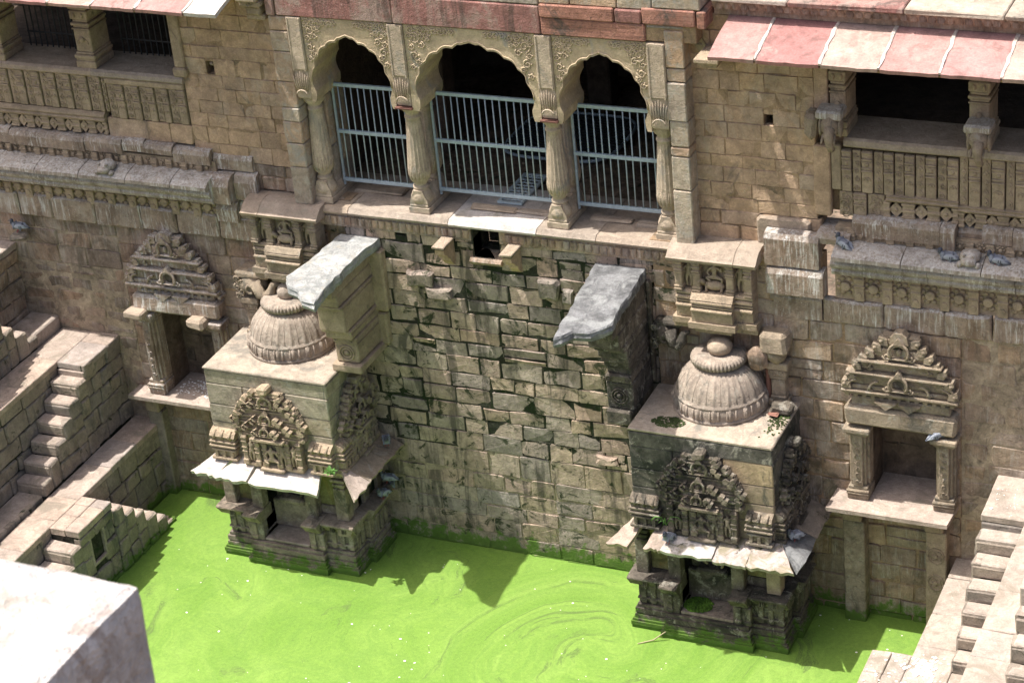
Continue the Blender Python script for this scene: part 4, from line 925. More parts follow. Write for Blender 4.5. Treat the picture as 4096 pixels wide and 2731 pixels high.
slab_pier('dark grey jutting stone slab on a blackened pier beside the right dome', [(.48, .02), (.62, -1.23), (.77, -2.44), (.87, -2.36), (.98, -2.17), (1.24, -2.12), (1.46, -1.81), (1.39, -1.04), (1.33, .02)], 5.84, .0, 'slate_grey', 'carved_dark', .90, 1.34,
    [(3.55, 3.80, .90, 1.32, -1.0), (3.80, 4.28, .90, 1.34, -.92), (4.28, 4.42, .90, 1.335, -.95), (4.42, 4.55, .92, 1.33, -.89), (4.55, 4.66, .90, 1.34, -.95), (4.66, 4.78, .88, 1.345, -1.0), (4.78, 4.94, .86, 1.34, -1.05), (4.94, 5.06, .84, 1.345, -1.16), (5.06, 5.36, .82, 1.34, -1.3), (5.36, 5.675, .82, 1.335, -1.52)],
    [(1.34, 1.40, -.10, .02, 3.9, 5.66)])

# ------------------------------------------------------------------ makara brackets and pillars beside the domes
def makara(x0, x1, z, y, label, mat, flip=1):
    t = thing('makara_bracket', label, 'bracket', ((x0 + x1) / 2, y, z - .3)); L = x1 - x0
    X = (lambda q: x0 + q * L) if flip > 0 else (lambda q: x1 - q * L)
    me = MB().ball((X(.28), y + .1, z), (L * .33, .22, .20), WORLD, 14, 9, .18); me.build('head', mat, t)
    MB().tube([(X(.45), y - .06, z + .10), (X(.58), y - .12, z - .10), (X(.70), y - .12, z - .13), (X(.82), y - .10, z - .02), (X(.86), y - .08, z + .10), (X(1.0), y - .06, z + .12)], [.11, .10, .09, .085, .06, .03], 8).build('snout', mat, t)
    for k in range(5): MB().spiral((X(.06 + .09 * (k % 2)), z + .12 - .075 * k, .0), .06, k, 1.3, .02, front(y - .08)).build('curl', mat, t)
    MB().arc((X(.36), z - .03, .0), .07, 0, 1.7 * PI, .03, front(y - .12), 10, 6).build('tusk', mat, t)
    box('bracket_slab', mat, t, x0 + L * .02, x0 + L * .75, y - .05, .25, z + .13, z + .24, WORLD, .05, .02)
    return t
makara(-6.10, -5.20, 4.76, -.18, 'curled makara bracket on the wall left of the left dome', 'carved')
makara(1.45, 2.08, 4.82, -.16, 'blackened makara bracket between the right pier and the relief panel', 'carved_dark')
def stub(x0, x1, z0, z1, label):
    t = thing('short_pillar', label, 'pillar', ((x0 + x1) / 2, -.1, z0)); h = z1 - z0; c = (x0 + x1) / 2; w = (x1 - x0) / 2
    for a, b, k in ((0, .14, 1.1), (.14, .22, .9), (.22, .60, .8), (.60, .68, .95), (.68, .84, 1.05), (.84, 1, 1.25)): box('pillar_course', 'carved', t, c - w * k, c + w * k, -.10 - w * k, .22, z0 + h * a, z0 + h * b - .003, WORLD, .015)
    for s in (-1, 1): MB().spiral((c + s * w * .55, z0 + h * .76, .0), w * .45, 0, s * 1.3, .014, front(-.1 - w * 1.05)).build('scroll', 'carved', t)
stub(-6.0, -5.72, 3.80, 4.54, 'short carved pillar under the makara beside the left dome'); stub(3.34, 3.62, 3.83, 4.60, 'short scrolled pillar behind the right dome')
bl = thing('corner_bracket', 'broken stone bracket block on the wall above the right dome', 'bracket', (3.44, -.2, 4.6))
MB().box(3.22, 3.66, -.36, .1, 4.78, 5.10, WORLD, .05, .03).build('bracket_block', 'carved', bl); MB().ball((3.46, -.16, 4.72), (.17, .2, .16), WORLD, 12, 8, .3).build('bracket_nose', 'carved', bl)
tag(MB().ball((3.2, -.30, 4.66), (.17, .14, .2), WORLD, 12, 8, .35).build('fallen_boulder', 'wall_brown'), 'brown boulder wedged between the right finial and bracket', 'boulder')
tag(MB().box(3.42, 3.78, -.52, -.22, 3.83, 3.97, WORLD, .04, .03).build('fallen_stone', 'carved_dark'), 'dark broken stone at the back corner of the right shrine top', 'stone')
tag(MB().box(3.42, 3.58, -.58, -.48, 3.83, 3.87, WORLD, .03, .02).build('brick_fragment', 'brick_red'), 'orange brick fragment among moss on the right shrine top', 'brick')
tag(MB().box(3.27, 3.34, -.18, .0, 3.9, 4.5, WORLD, .02, .01).build('red_brick', 'brick_red'), 'red bricks showing in the gap behind the right dome', 'bricks')
# ------------------------------------------------------------------ pediments of nested horseshoe arches
def pediment(parent, F, w, h, mat, step=True, figs=True, n0=-.06):
    """F: u from -w/2..w/2 around 0, v from 0..h, n outwards"""
    mb = MB(); hw = w / 2
    if figs:      # lower storey with niches
        b = h * .36; mb.box(-hw * .80, hw * .80, 0, b, n0, .05, F, .012)
        for u in (-.78, -.42, -.2, .22, .46, .80):
            mb.box(hw * u - .045, hw * u + .045, .0, b, 0, .13, F, .012); mb.box(hw * u - .055, hw * u + .055, .0, .10, 0, .155, F, .012)
            for q in (.45, .6, .8, .94): mb.box(hw * u - .052, hw * u + .052, b * q - .014, b * q + .014, 0, .145, F, .008)
        mb.box(-hw * .86, hw * .86, -.05, .02, n0, .12, F, .015); mb.box(-hw * .34, hw * .36, -.06, .0, 0, .20, F, .015)
    else: b = .0
    # stepped silhouette behind the arches
    rows = 7 if figs else 6; sil = []
    for i in range(rows + 1):
        t = i / rows; x = hw * (1 - t ** 3.0 * .84) if figs else hw * (.98 - .80 * t); y = b + (h * .93 - b) * t; sil.append((x, y))
    poly = []
    for i, (x, y) in enumerate(sil[:-1]): poly += [(x, y), (x, sil[i + 1][1])]
    poly.append((sil[-1][0], sil[-1][1]))
    poly = poly + [(-x, y) for x, y in poly[::-1]]
    mb.prism(poly, n0, .05, F)
    for i, (x, y) in enumerate(sil[:-1] if figs else []):     # horizontal bands
        mb.box(-x * 1.0, x * 1.0, y, y + .028, 0, .085, F, .008)
        if i % 2 == 0: mb.box(-x * .93, x * .93, y + .05, y + .075, 0, .07, F, .006)
    p = mb.build('pediment', mat, parent)
    # ragged flame knobs on the stepped edge
    for i, (x, y) in enumerate(sil[:-1] if figs else []):
        for s in (-1, 1):
            k = MB(); hh = (sil[i + 1][1] - y)
            c0, c1 = x - .03, y + hh * .3
            k.prism([(s * (x - .11), y + .03), (s * (x - .0), y + .02), (s * (x + .03), y + hh * .45), (s * (x + .005), y + hh * .85), (s * (x - .05), y + hh * .65)], .0, .11 + R_.uniform(-.02, .03), F)
            k.prism([(s * (x - .10), y + hh * .55), (s * (x - .03), y + hh * .62), (s * (x - .015), y + hh * 1.15), (s * (x - .06), y + hh * 1.3), (s * (x - .11), y + hh * .95)], .0, .10 + R_.uniform(-.02, .03), F)
            k.ball((s * (x - .015), y + hh * .55, .10), (.035, .04, .035), F, 7, 5, .3); k.build('flame_knob', mat, p, True)
    def horseshoe(u, v, r, d, t, figure_=True):
        a = MB(); a.arc((u, v, d), r, -.22 * PI, 1.22 * PI, t, F, 14, 5); a.arc((u, v, d - .005), r * .78, -.2 * PI, 1.2 * PI, t * .6, F, 12, 5)
        for s in (-1, 1): a.spiral((u + s * r * 1.25, v - r * .55, d - .01), r * .42, 0 if s > 0 else PI, s * -1.3, t * .7, F, 10, 4)
        a.box(u - r * 1.3, u + r * 1.3, v - r * .86, v - r * .66, d - .06, d + .01, F, .008)
        a.prism([(u - r * .5, v + r * .98), (u + r * .5, v + r * .98), (u + r * .22, v + r * 1.45), (u, v + r * 1.7), (u - r * .22, v + r * 1.45)], d - .08, d + .035, F)
        a.build('horseshoe_arch', mat, p, True)
        e = MB().lathe((u, v, d - .075), [(r * .72, 0), (r * .72, .012)], 16, None, 0, 2 * PI, False, F); e.build('arch_recess', 'mortar_moss' if False else 'carved_dark', p)
        if figure_: MB().ball((u, v - r * .05, d - .045), (r * .28, r * .42, .05), F, 9, 6).build('arch_face', mat, p)
    H = h - b
    def level(cv, r, d, width, nk, cu=0.):
        horseshoe(cu, cv, r, d, r * .17)
        for s in (-1, 1):     # half arches and knobs stepping down on either side
            for k in range(nk):
                u = cu + s * (r * 1.75 + k * width); v = cv - r * .8 - k * width * .85
                a = MB(); a.arc((u, v, d - .03), r * .75, (.0 if s > 0 else .5) * PI, (.5 if s > 0 else 1.) * PI, r * .15, F, 8, 5)
                a.spiral((u + s * r * .75, v - r * .2, d - .03), r * .35, 0, s * 1.3, r * .12, F, 9, 4)
                for q in range(2):
                    uu, v_ = u + s * r * (.1 + .55 * q), v + r * (.95 - .55 * q)
                    a.prism([(uu - .035, v_ - .03), (uu + .03, v_ - .045), (uu + .055 * s + .01, v_ + .03), (uu + .01, v_ + .055), (uu - .04, v_ + .03)], d - .07, d + .03, F)
                a.build('half_arch', mat, p, True)['kind'] = 'stuff'
    if figs:
        level(b + H * .70, .125, .11, .19, 3)
        level(b + H * .39, .105, .155, .17, 2, -.02)
        level(b + H * .16, .085, .20, .14, 1, -.04)
        MB().box(-hw * .52, hw * .46, b - .03, b + .03, .0, .22, F, .012).build('band', mat, p); MB().box(-.10, .10, h * .93, h * 1.02, n0, .16, F, .03, .012).build('crown_block', mat, p)
        MB().box(-hw * .34, hw * .36, .0, b, 0, .10, F, .012).build('niche_back', 'carved_dark', p)
        q = Fr(F.p(0, 0, 0), F.U, F.V, F.N)
        figure(p, q, .0, .03, .13, b * .88, 2, mat); figure(p, q, -hw * .60, .05, .10, b * .78, 0, mat); figure(p, q, hw * .33, .05, .12, b * .78, 1, mat); figure(p, q, hw * .64, .05, .10, b * .78, 0, mat)
    else:
        for (t0, t1, k, d) in ((.0, .05, 1.0, .10), (.05, .09, 1.02, .16), (.09, .16, .97, .10), (.16, .34, .93, .07), (.34, .38, .86, .17), (.38, .42, .72, .06), (.42, .54, .72, .10), (.54, .58, .74, .17), (.58, .64, .50, .06), (.64, .76, .46, .10), (.76, .90, .24, .08)):
            MB().box(-hw * k, hw * k, H * t0 + .002, H * t1 - .002, 0, d, F, .012, .004).build('tier', mat, p)
        for s in (-1, 1):
            for (k, t0, z) in ((.97, .16, .12), (.90, .31, .12), (.78, .46, .11), (.66, .55, .10), (.55, .66, .10), (.43, .76, .09), (.32, .86, .08)):
                a_ = R_.uniform(.8, 1.15)
                MB().prism([(s * hw * (k - .13), H * t0 - .05), (s * hw * (k - .01), H * t0 - .06), (s * hw * (k + .05), H * t0 + .03), (s * hw * (k + .03), H * t0 + .09 * a_), (s * hw * (k - .04), H * t0 + .07), (s * hw * (k - .11), H * t0 + .05)], 0, z + .03 * a_, F).ball((s * hw * (k - .01), H * t0 + .01, z + .02), (.035, .035, .03), F, 8, 5, .3).build('edge_knob', mat, p, True)
        MB().prism([(-.15, H * .86), (.15, H * .86), (.12, H * .97), (.05, H * 1.02), (-.06, H * 1.02), (-.13, H * .96)], -.05, .13, F).build('crown_block', mat, p)
        horseshoe(0, H * .74, .15, .15, .024); horseshoe(0, H * .26, .14, .19, .024, False)
        for s in (-1, 1):
            a = MB()
            for (u, v, r) in ((.40, .44, .10), (.36, .10, .14), (.74, .10, .20), (.74, .10, .14)): a.arc((s * hw * u, H * v + .03, .13), r, (0 if s > 0 else .5) * PI, (.5 if s > 0 else 1) * PI, .022, F, 8, 5); a.spiral((s * (hw * u + r), H * v + .02, .12), .05, 0, s * 1.3, .016, F, 9, 4)
            a.build('half_arch', mat, p)['kind'] = 'stuff'
        pass
        dn = MB(); k = -hw * .98
        while k < hw * .95: dn.box(k, k + .07, -.065, -.0, n0, .06, F, .006); k += .135
        dn.build('dentils', mat, p)['kind'] = 'stuff'; MB().box(-hw, hw, -.005, .03, n0, .075, F, .008).build('band', mat, p)
    return p
def turret(parent, F, u, v, w, h, mat):
    """corner miniature of stacked mouldings and a ribbed cap"""
    mb = MB()
    for a, b, k, d in ((0, .10, 1.0, .16), (.10, .32, .80, .11), (.32, .38, .95, .15), (.38, .45, .85, .12), (.45, .53, 1.05, .17), (.53, .60, .95, .14), (.60, .66, 1.02, .16), (.66, .74, .92, .13)): mb.box(u - w * k / 2, u + w * k / 2, v + h * a, v + h * b, -.15, d, F, .014)
    for k in range(3): mb.box(u + w * (-.30 + .30 * k) - .03, u + w * (-.30 + .30 * k) + .03, v + h * .10, v + h * .34, 0, .15, F, .008)
    mb.profile([(v + h * .74, -.15), (v + h * .74, .12), (v + h * .82, .15), (v + h * .92, .10), (v + h, .0), (v + h, -.15)], u - w * .48, u + w * .48, F, 6, .012)
    for k in range(3): mb.tube([F.p(u + w * (-.3 + .3 * k), v + h * .74, .12), F.p(u + w * (-.3 + .3 * k), v + h * .84, .155), F.p(u + w * (-.3 + .3 * k), v + h * .97, .06)], .028, 5)
    mb.build('corner_turret', mat, parent)

# ------------------------------------------------------------------ domed shrines standing in the water
def rib36(k, a, pr_): return 1 + (pr_[2] * max(0, math.cos(18 * a)) ** 4 if len(pr_) > 2 else 0)
def rib30(k, a, pr_): return 1 + (pr_[2] * abs(math.cos(22 * a)) if len(pr_) > 2 else 0)
def shrine(cx, label, mats, zoff=0., right=False):
    mc, mbk, mp = mats
    t = thing('domed_shrine', label, 'shrine', (cx, -.7, 0)); X = lambda q: cx + q
    hw = 1.22
    # plinth: stepped plan with projecting middle, open niche bay
    def plan(e):        # half-open plan polygon, projecting bays on front and sides
        L, Rr = X(-hw - e), X(hw + e); f = -1.34 - e
        return [(L, .1), (L, -.55 + e * 0), (L - .0, f), (X(-.66 - e), f), (X(-.66 - e), f - .13), (X(.68 + e), f - .13), (X(.68 + e), f), (Rr, f), (Rr, -.86 - e), (Rr + .10, -.86 - e), (Rr + .10, -.28 + e), (Rr, -.28 + e), (Rr, .1)]
    for z0, z1, e in ((-.35, .06, .10), (.06, .13, .11), (.13, .17, .085), (.17, .24, .055), (.24, .27, .03), (.27, .36, .045), (.36, .42, .015)):
        MB().prism(plan(e), z0 + .002, z1 - .002, WORLD).build('plinth_moulding', mp, t, True)
    zs = .42
    box('niche_sill', 'step_stone' if not right else 'plinth_stone', t, X(-.46), X(.42), -1.44, -.9, zs, zs + .06, WORLD, .015, .008)
    box('niche_panel', mp, t, X(-.47), X(.43), -1.0, -.86, zs + .06, 1.02, WORLD, .02)
    box('shrine_core', 'mortar_moss', t, X(-hw + .10), X(hw - .08), -.84, .1, .3, 2.2, WORLD, .01)
    for sd, (a, b) in ((-1, (-hw, -.47)), (1, (.43, hw))):
        a0, b0 = X(a), X(b); f = -1.30
        box('plinth_block', mp, t, a0, b0, f, .05, zs, .80, WORLD, .015)
        ix = (b0 - .28, b0) if sd < 0 else (a0, a0 + .28)
        box('plinth_block', mp, t, ix[0], ix[1], f - .14, -.9, zs, .80, WORLD, .015)
        k = 0; x = a0 + .05
        while x < b0 - .06:
            inn = ix[0] - .03 < x < ix[1]; fy = f - (.14 if inn else 0)
            m_ = MB().box(x, x + .09, fy - .03, fy + .05, zs + .02, .80, WORLD, .008)
            for z in (zs + .06, .74): m_.box(x - .012, x + .102, fy - .045, fy + .05, z, z + .05, WORLD, .008)
            m_.build('plinth_pilaster', mp, t); x += .165
        MB().box(a0 - .01, b0 + .01, f - .035, .0, zs + .09, zs + .13, WORLD, .008).build('plinth_band', mp, t)
        # flaring shelf
        prof = [(.80, -.2), (.80, .05), (.90, .12), (.985, .19), (1.01, .18), (1.02, .1), (1.02, -.2)]
        fx = Fr((0, f, 0), (1, 0, 0), (0, 0, 1), (0, -1, 0))
        segs = ((a0 - .12, ix[0] - .0), (ix[0] - .0, ix[1] + .02)) if sd < 0 else ((ix[0] - .02, ix[1]), (ix[1], b0 + .12))
        for (s0, s1) in segs:
            pj = .13 if abs((s0 + s1) / 2 - (ix[0] + ix[1]) / 2) < .1 else 0
            mt = 'carved_warm' if False else mp
            MB().profile([(z, q + pj if q > 0 else q) for z, q in prof], s0 + .004, s1 - .004, fx, 4, .012).build('shelf_moulding', mt, t, True)
        gv = MB()
        for k in range(3):
            for q in range(3):
                x = (b0 - .55 if sd > 0 else a0 + .15) + k * .22 + q * .03; gv.box(x, x + .014, f - .175, f - .09, .86, .95, WORLD, .002)
        gv.build('incised_lines', 'carved_dark', t)['kind'] = 'stuff'
    # +x side of the plinth
    FS = plusx(X(hw)); 
    x = -1.22
    while x < -.1:
        inn = -.86 < x < -.3; d = .11 if inn else 0
        MB().box(x, x + .10, zs + .02, .80, -.05, .035 + d, FS, .008).box(x - .01, x + .11, .74, .79, -.05, .05 + d, FS, .008).build('plinth_pilaster', mp, t); x += .17
    box('plinth_block', mp, t, -.86, -.28, zs, .80, -.2, .10, FS, .015)
    for s0, s1, pj in ((-1.44, -.86, 0), (-.86, -.28, .11), (-.28, .02, 0)): MB().profile([(.80, -.2), (.80, .03 + pj), (.90, .08 + pj), (.985, .13 + pj), (1.01, .12 + pj), (1.02, -.2)], s0, s1, FS, 3, .010).build('shelf_moulding', mp, t, True)
    # pillars of the upper storey, plaster panels between
    for (u, y, w) in ((-1.12, -1.20, .22), (-.56, -1.24, .21), (.50, -1.24, .21), (1.08, -1.20, .23), (1.10, -.62, .2), (1.10, -.12, .2)):
        c = X(u); m_ = MB().box(c - w / 2, c + w / 2, y - w / 2, y + w / 2, 1.02, 1.66, WORLD, .014, .004)
        pm = 'carved_warm' if (right and u > .9) else mp
        m_.build('pillar', pm, t)
        cpm = MB()
        for z, k in ((1.66, .8), (1.70, 1.0), (1.76, .85), (1.80, 1.2)): cpm.box(c - w * k / 2, c + w * k / 2, y - w * k / 2, y + w * k / 2, z, z + .055, WORLD, .01)
        cpm.build('pillar_capital', pm, t)
    for u0, u1 in ((-1.02, -.66), (.60, .98)):
        box('plaster_panel', 'panel_plaster', t, X(u0), X(u1), -1.16, -1.02, 1.20 if u0 > 0 else 1.04, 1.92, WORLD, .012)
        if u0 > 0: box('low_stone', mp, t, X(u0), X(u1), -1.18, -1.0, 1.03, 1.195, WORLD, .015)
    box('plaster_panel', mp, t, X(1.02), X(1.14), -1.08, -.74, 1.03, 1.9, WORLD, .012); box('plaster_panel', mp, t, X(1.02), X(1.13), -.50, -.24, 1.03, 1.9, WORLD, .012)
    box('plaster_panel', mp, t, X(-1.16), X(-1.04), -1.08, .05, 1.03, 1.9, WORLD, .012)
    FN = Fr((X(-.02), -.92, 1.04), (1, 0, 0), (0, 0, 1), (0, -1, 0))
    MB().box(-.40, .40, 0, .84, -.1, .0, FN, .01).build('idol_back', 'carved_dark', t)
    figure(t, FN, .0, .10, .08, .66, 2, 'carved_dark' if not right else 'carved'); MB().box(-.26, .26, .0, .10, 0, .2, FN, .03).build('idol_seat', mp, t)
    for s in (-1, 1): MB().lathe((s * .32, .0, .10), [(.05, 0), (.05, .10), (.03, .12), (.04, .3), (.03, .5), (.055, .6), (.05, .7)], 8, None, 0, 2 * PI, True, Fr(FN.p(0, 0, 0), (1, 0, 0), (0, -1, 0), (0, 0, 1))).build('small_column', mp, t)
    box('architrave', mp, t, X(-hw + .04), X(hw - .04), -1.30, .05, 1.86, 2.0, WORLD, .02, .006)
    # sloping eave slabs
    yb, zb, yf, zf = -1.30, 2.10, -1.86, 1.87
    V = Vector((0, yf - yb, zf - zb)); L = V.length; FE = Fr((0, yb, zb), (1, 0, 0), V, (0, -V.z, V.y)); 
    if FE.N.z < 0: FE.N = -FE.N
    if not right: segs = [(-1.50, -1.0, -1.15, -.80, L * .92, 'pale_slab', .0), (-1.04, -.38, -.62, -.34, L, 'pale_slab', .03), (-.36, .98, -.30, .80, L * .98, 'pale_slab', -.01), (.74, 1.26, .62, 1.36, L * .22, 'ledge_stone', .0)]
    else: segs = [(-1.50, -1.14, -1.20, -.98, L * .95, 'step_stone', -.03), (-.86, -.58, -.72, -.44, L * .95, 'step_stone', .01), (-.58, .27, -.44, .30, L * .98, 'patchy_slab', .02), (.28, .82, .31, .84, L * .98, 'patchy_slab', -.01), (.83, 1.60, .85, 1.22, L * 1.02, 'patchy_slab', .015)]
    for (f0, f1, b0, b1, l, mt, dz) in segs:
        pts = [(X(b0), -.02), (X(b1), -.02)]
        rgt = [(X(b1 + (f1 - b1) * k / 5) + R_.uniform(-.012, .012), l * k / 5) for k in range(1, 5)]
        frn = [(X(f1 - (f1 - f0) * k / 8), l + R_.uniform(-.030, .022)) for k in range(9)]
        lft = [(X(f0 + (b0 - f0) * k / 5) + R_.uniform(-.012, .012), l * (1 - k / 5)) for k in range(1, 5)]
        MB().prism(pts + rgt + frn + lft, -.075 + dz, .0 + dz, FE).build('eave_slab', mt, t, True)
    xb, xf = X(hw - .02), X(hw + (.46 if right else .50)); V = Vector((xf - xb, 0, -.22)); L2 = V.length; FX = Fr((xb, 0, 2.13), (0, 1, 0), V, (.22, 0, xf - xb))
    for (f0, f1, b0, b1, l, mt) in (((-1.88, -1.30, -1.32, -1.28, L2, 'step_stone'), (-1.28, -.62, -1.28, -.62, L2 * .98, 'carved'), (-.60, -.04, -.60, -.04, L2, 'carved')) if not right else ((-1.84, -.9, -1.26, -.9, L2, 'slate_grey'), (-.88, -.04, -.88, -.04, L2, 'step_dark'))):
        poly = [(b0, -.02)] + [(f0 + (f1 - f0) * k / 6, l + R_.uniform(-.02, .02)) for k in range(7)] + [(b1, -.02)]
        MB().prism(poly, -.06, .0, FX).build('eave_slab', mt, t, True)
    # tall plain block with roof slab
    zt = 3.80
    bx0, bx1, by = X(-1.16), X(1.19), -1.42
    box('block_core', mbk, t, bx0 + .05, bx1 - .05, by + .06, .02, 2.06, zt - .26, WORLD, .01)
    box('roof_slab', 'roof_top', t, bx0, bx1, by, .03, zt - .055, zt, WORLD, .02, .006)
    FB = front(by + .012); FR = plusx(bx1 - .012)
    for F, a, b in ((FB, bx0 + .01, bx1 - .01), (FR, by + .02, .02)):
        v = 2.06; rows = [.36, .32, .34, .40, .27]
        for i, hgt in enumerate(rows):
            top_ = min(v + hgt, zt - .06); u = a; ws = ((1.3, 1.0), (.8, .9, .6), (1.1, 1.2), (.7, .8, .8), (2.4,))[i] if F is FB else ((.8, .7), (.6, .9), (.8, .6), (.7, .7), (1.5,))[i]
            sw = sum(ws)
            for q in ws:
                uu = u + (b - a) * q / sw; MB().box(u + .004, uu - .004, v + .003, top_ - .003, -.08, R_.uniform(-.008, .010), F, .014, .004).build('block_stone', mbk if not right else ('block_tan' if F is FB and i < 4 and (u + uu) / 2 > cx + .35 else 'block_dark'), t); u = uu
            v = top_
    # pediments and turrets
    FP = Fr((X(.04), by - .02, 2.08), (1, 0, 0), (0, 0, 1), (0, -1, 0)); pediment(t, FP, 1.32, 1.52, mc)
    FP2 = Fr((bx1 + .02, -.62, 2.10), (0, 1, 0), (0, 0, 1), (1, 0, 0)); pediment(t, FP2, 1.02, 1.40, 'carved' if not right else 'carved_dark')
    turret(t, FB, X(-.92), 2.06, .50, .56, mc); turret(t, FB, X(.96), 2.06, .44, .56, mc); turret(t, FR, -1.20, 2.06, .40, .56, mc)
    # ribbed dome, cushion disc and round finial
    c = (X(.0), -.30, zt)
    prof = [(.755, .0), (.75, .05), (.735, .055), (.735, .07, .03), (.74, .15, .06), (.725, .235, .06), (.712, .25, .03), (.728, .255), (.722, .28), (.695, .30), (.685, .32, .018), (.655, .42, .032), (.60, .53, .036), (.53, .62, .04), (.45, .69, .03), (.40, .72), (.34, .74)]
    MB().lathe(c, prof, 252, rib36).build('dome', 'dome_stone', t)
    def spread(mb, name, n):
        me = bpy.data.meshes.new(name); me.from_pydata(mb.v, [], mb.f); me.polygons.foreach_set('use_smooth', mb.sm); me.update()
        for k in range(n): link(name, me, 'dome_stone', t, c, (0, 0, 2 * PI * k / n + R_.uniform(-.012, .012)))
    spread(MB().tube([(.738, 0, .075), (.748, 0, .10), (.745, 0, .17), (.728, 0, .245)], [.014, .021, .020, .012], 5), 'drum_ridge', 34)
    spread(MB().tube([(.688, 0, .32), (.655, 0, .42), (.60, 0, .53), (.53, 0, .62), (.45, 0, .69)], [.004, .007, .007, .007, .005], 4), 'dome_rib', 36)
    prof = [(.30, .72), (.36, .735, .05), (.395, .77, .10), (.41, .82, .10), (.40, .87, .09), (.37, .895, .04), (.33, .90), (.2, .90)]
    MB().lathe(c, prof, 176, rib30).build('cushion_disc', 'dome_stone', t)
    bc = (c[0] + (.02 if right else .02), c[1], zt + (1.0 if right else 1.0))
    MB().ball(bc, (.2, .2, .15) if right else (.165, .165, .15), WORLD, 20, 12, .04).build('finial', 'ledge_stone' if right else 'dome_stone', t)
    return t
shrine(-5.08, 'left domed shrine with tan front, white eave slabs and round stone finial', ('carved_warm', 'block_stone', 'plinth_stone'))
shrine(2.57, 'right domed shrine with blackened front and patchy broken eave slabs', ('carved_sooty', 'block_dark', 'carved_dark'), 0., True)
ms = MB()
for k in range(260):
    a = R_.uniform(0, 2 * PI); r = R_.random() ** .5; x, y = 1.98 + .27 * r * math.cos(a), -1.10 + .16 * r * math.sin(a); ms.ball((x, y, 3.803), (.022, .022, R_.uniform(.006, .02)), WORLD, 5, 3)
for k in range(160):
    x, y = 3.60 + R_.gauss(0, .07), -.62 + R_.gauss(0, .2); ms.ball((min(x, 3.74), y, 3.803), (.02, .02, R_.uniform(.006, .02)), WORLD, 5, 3)
stone('moss_cover', [(.05, .075, .02), (.04, .055, .02)], var=.5)
o = ms.build('roof_moss', 'moss_cover'); o['kind'] = 'stuff'
stone('moss_bright', [(.09, .19, .02), (.07, .14, .02)], var=.5)
ms = MB()
for k in range(420):
    a = R_.uniform(0, 2 * PI); r = R_.random() ** .5; x, y = 2.33 + .24 * r * math.cos(a), -1.2 + .2 * r * math.sin(a); ms.ball((x, y, .485), (.025, .025, R_.uniform(.01, .03)), WORLD, 5, 3)
o = ms.build('sill_moss', 'moss_bright'); o['kind'] = 'stuff'

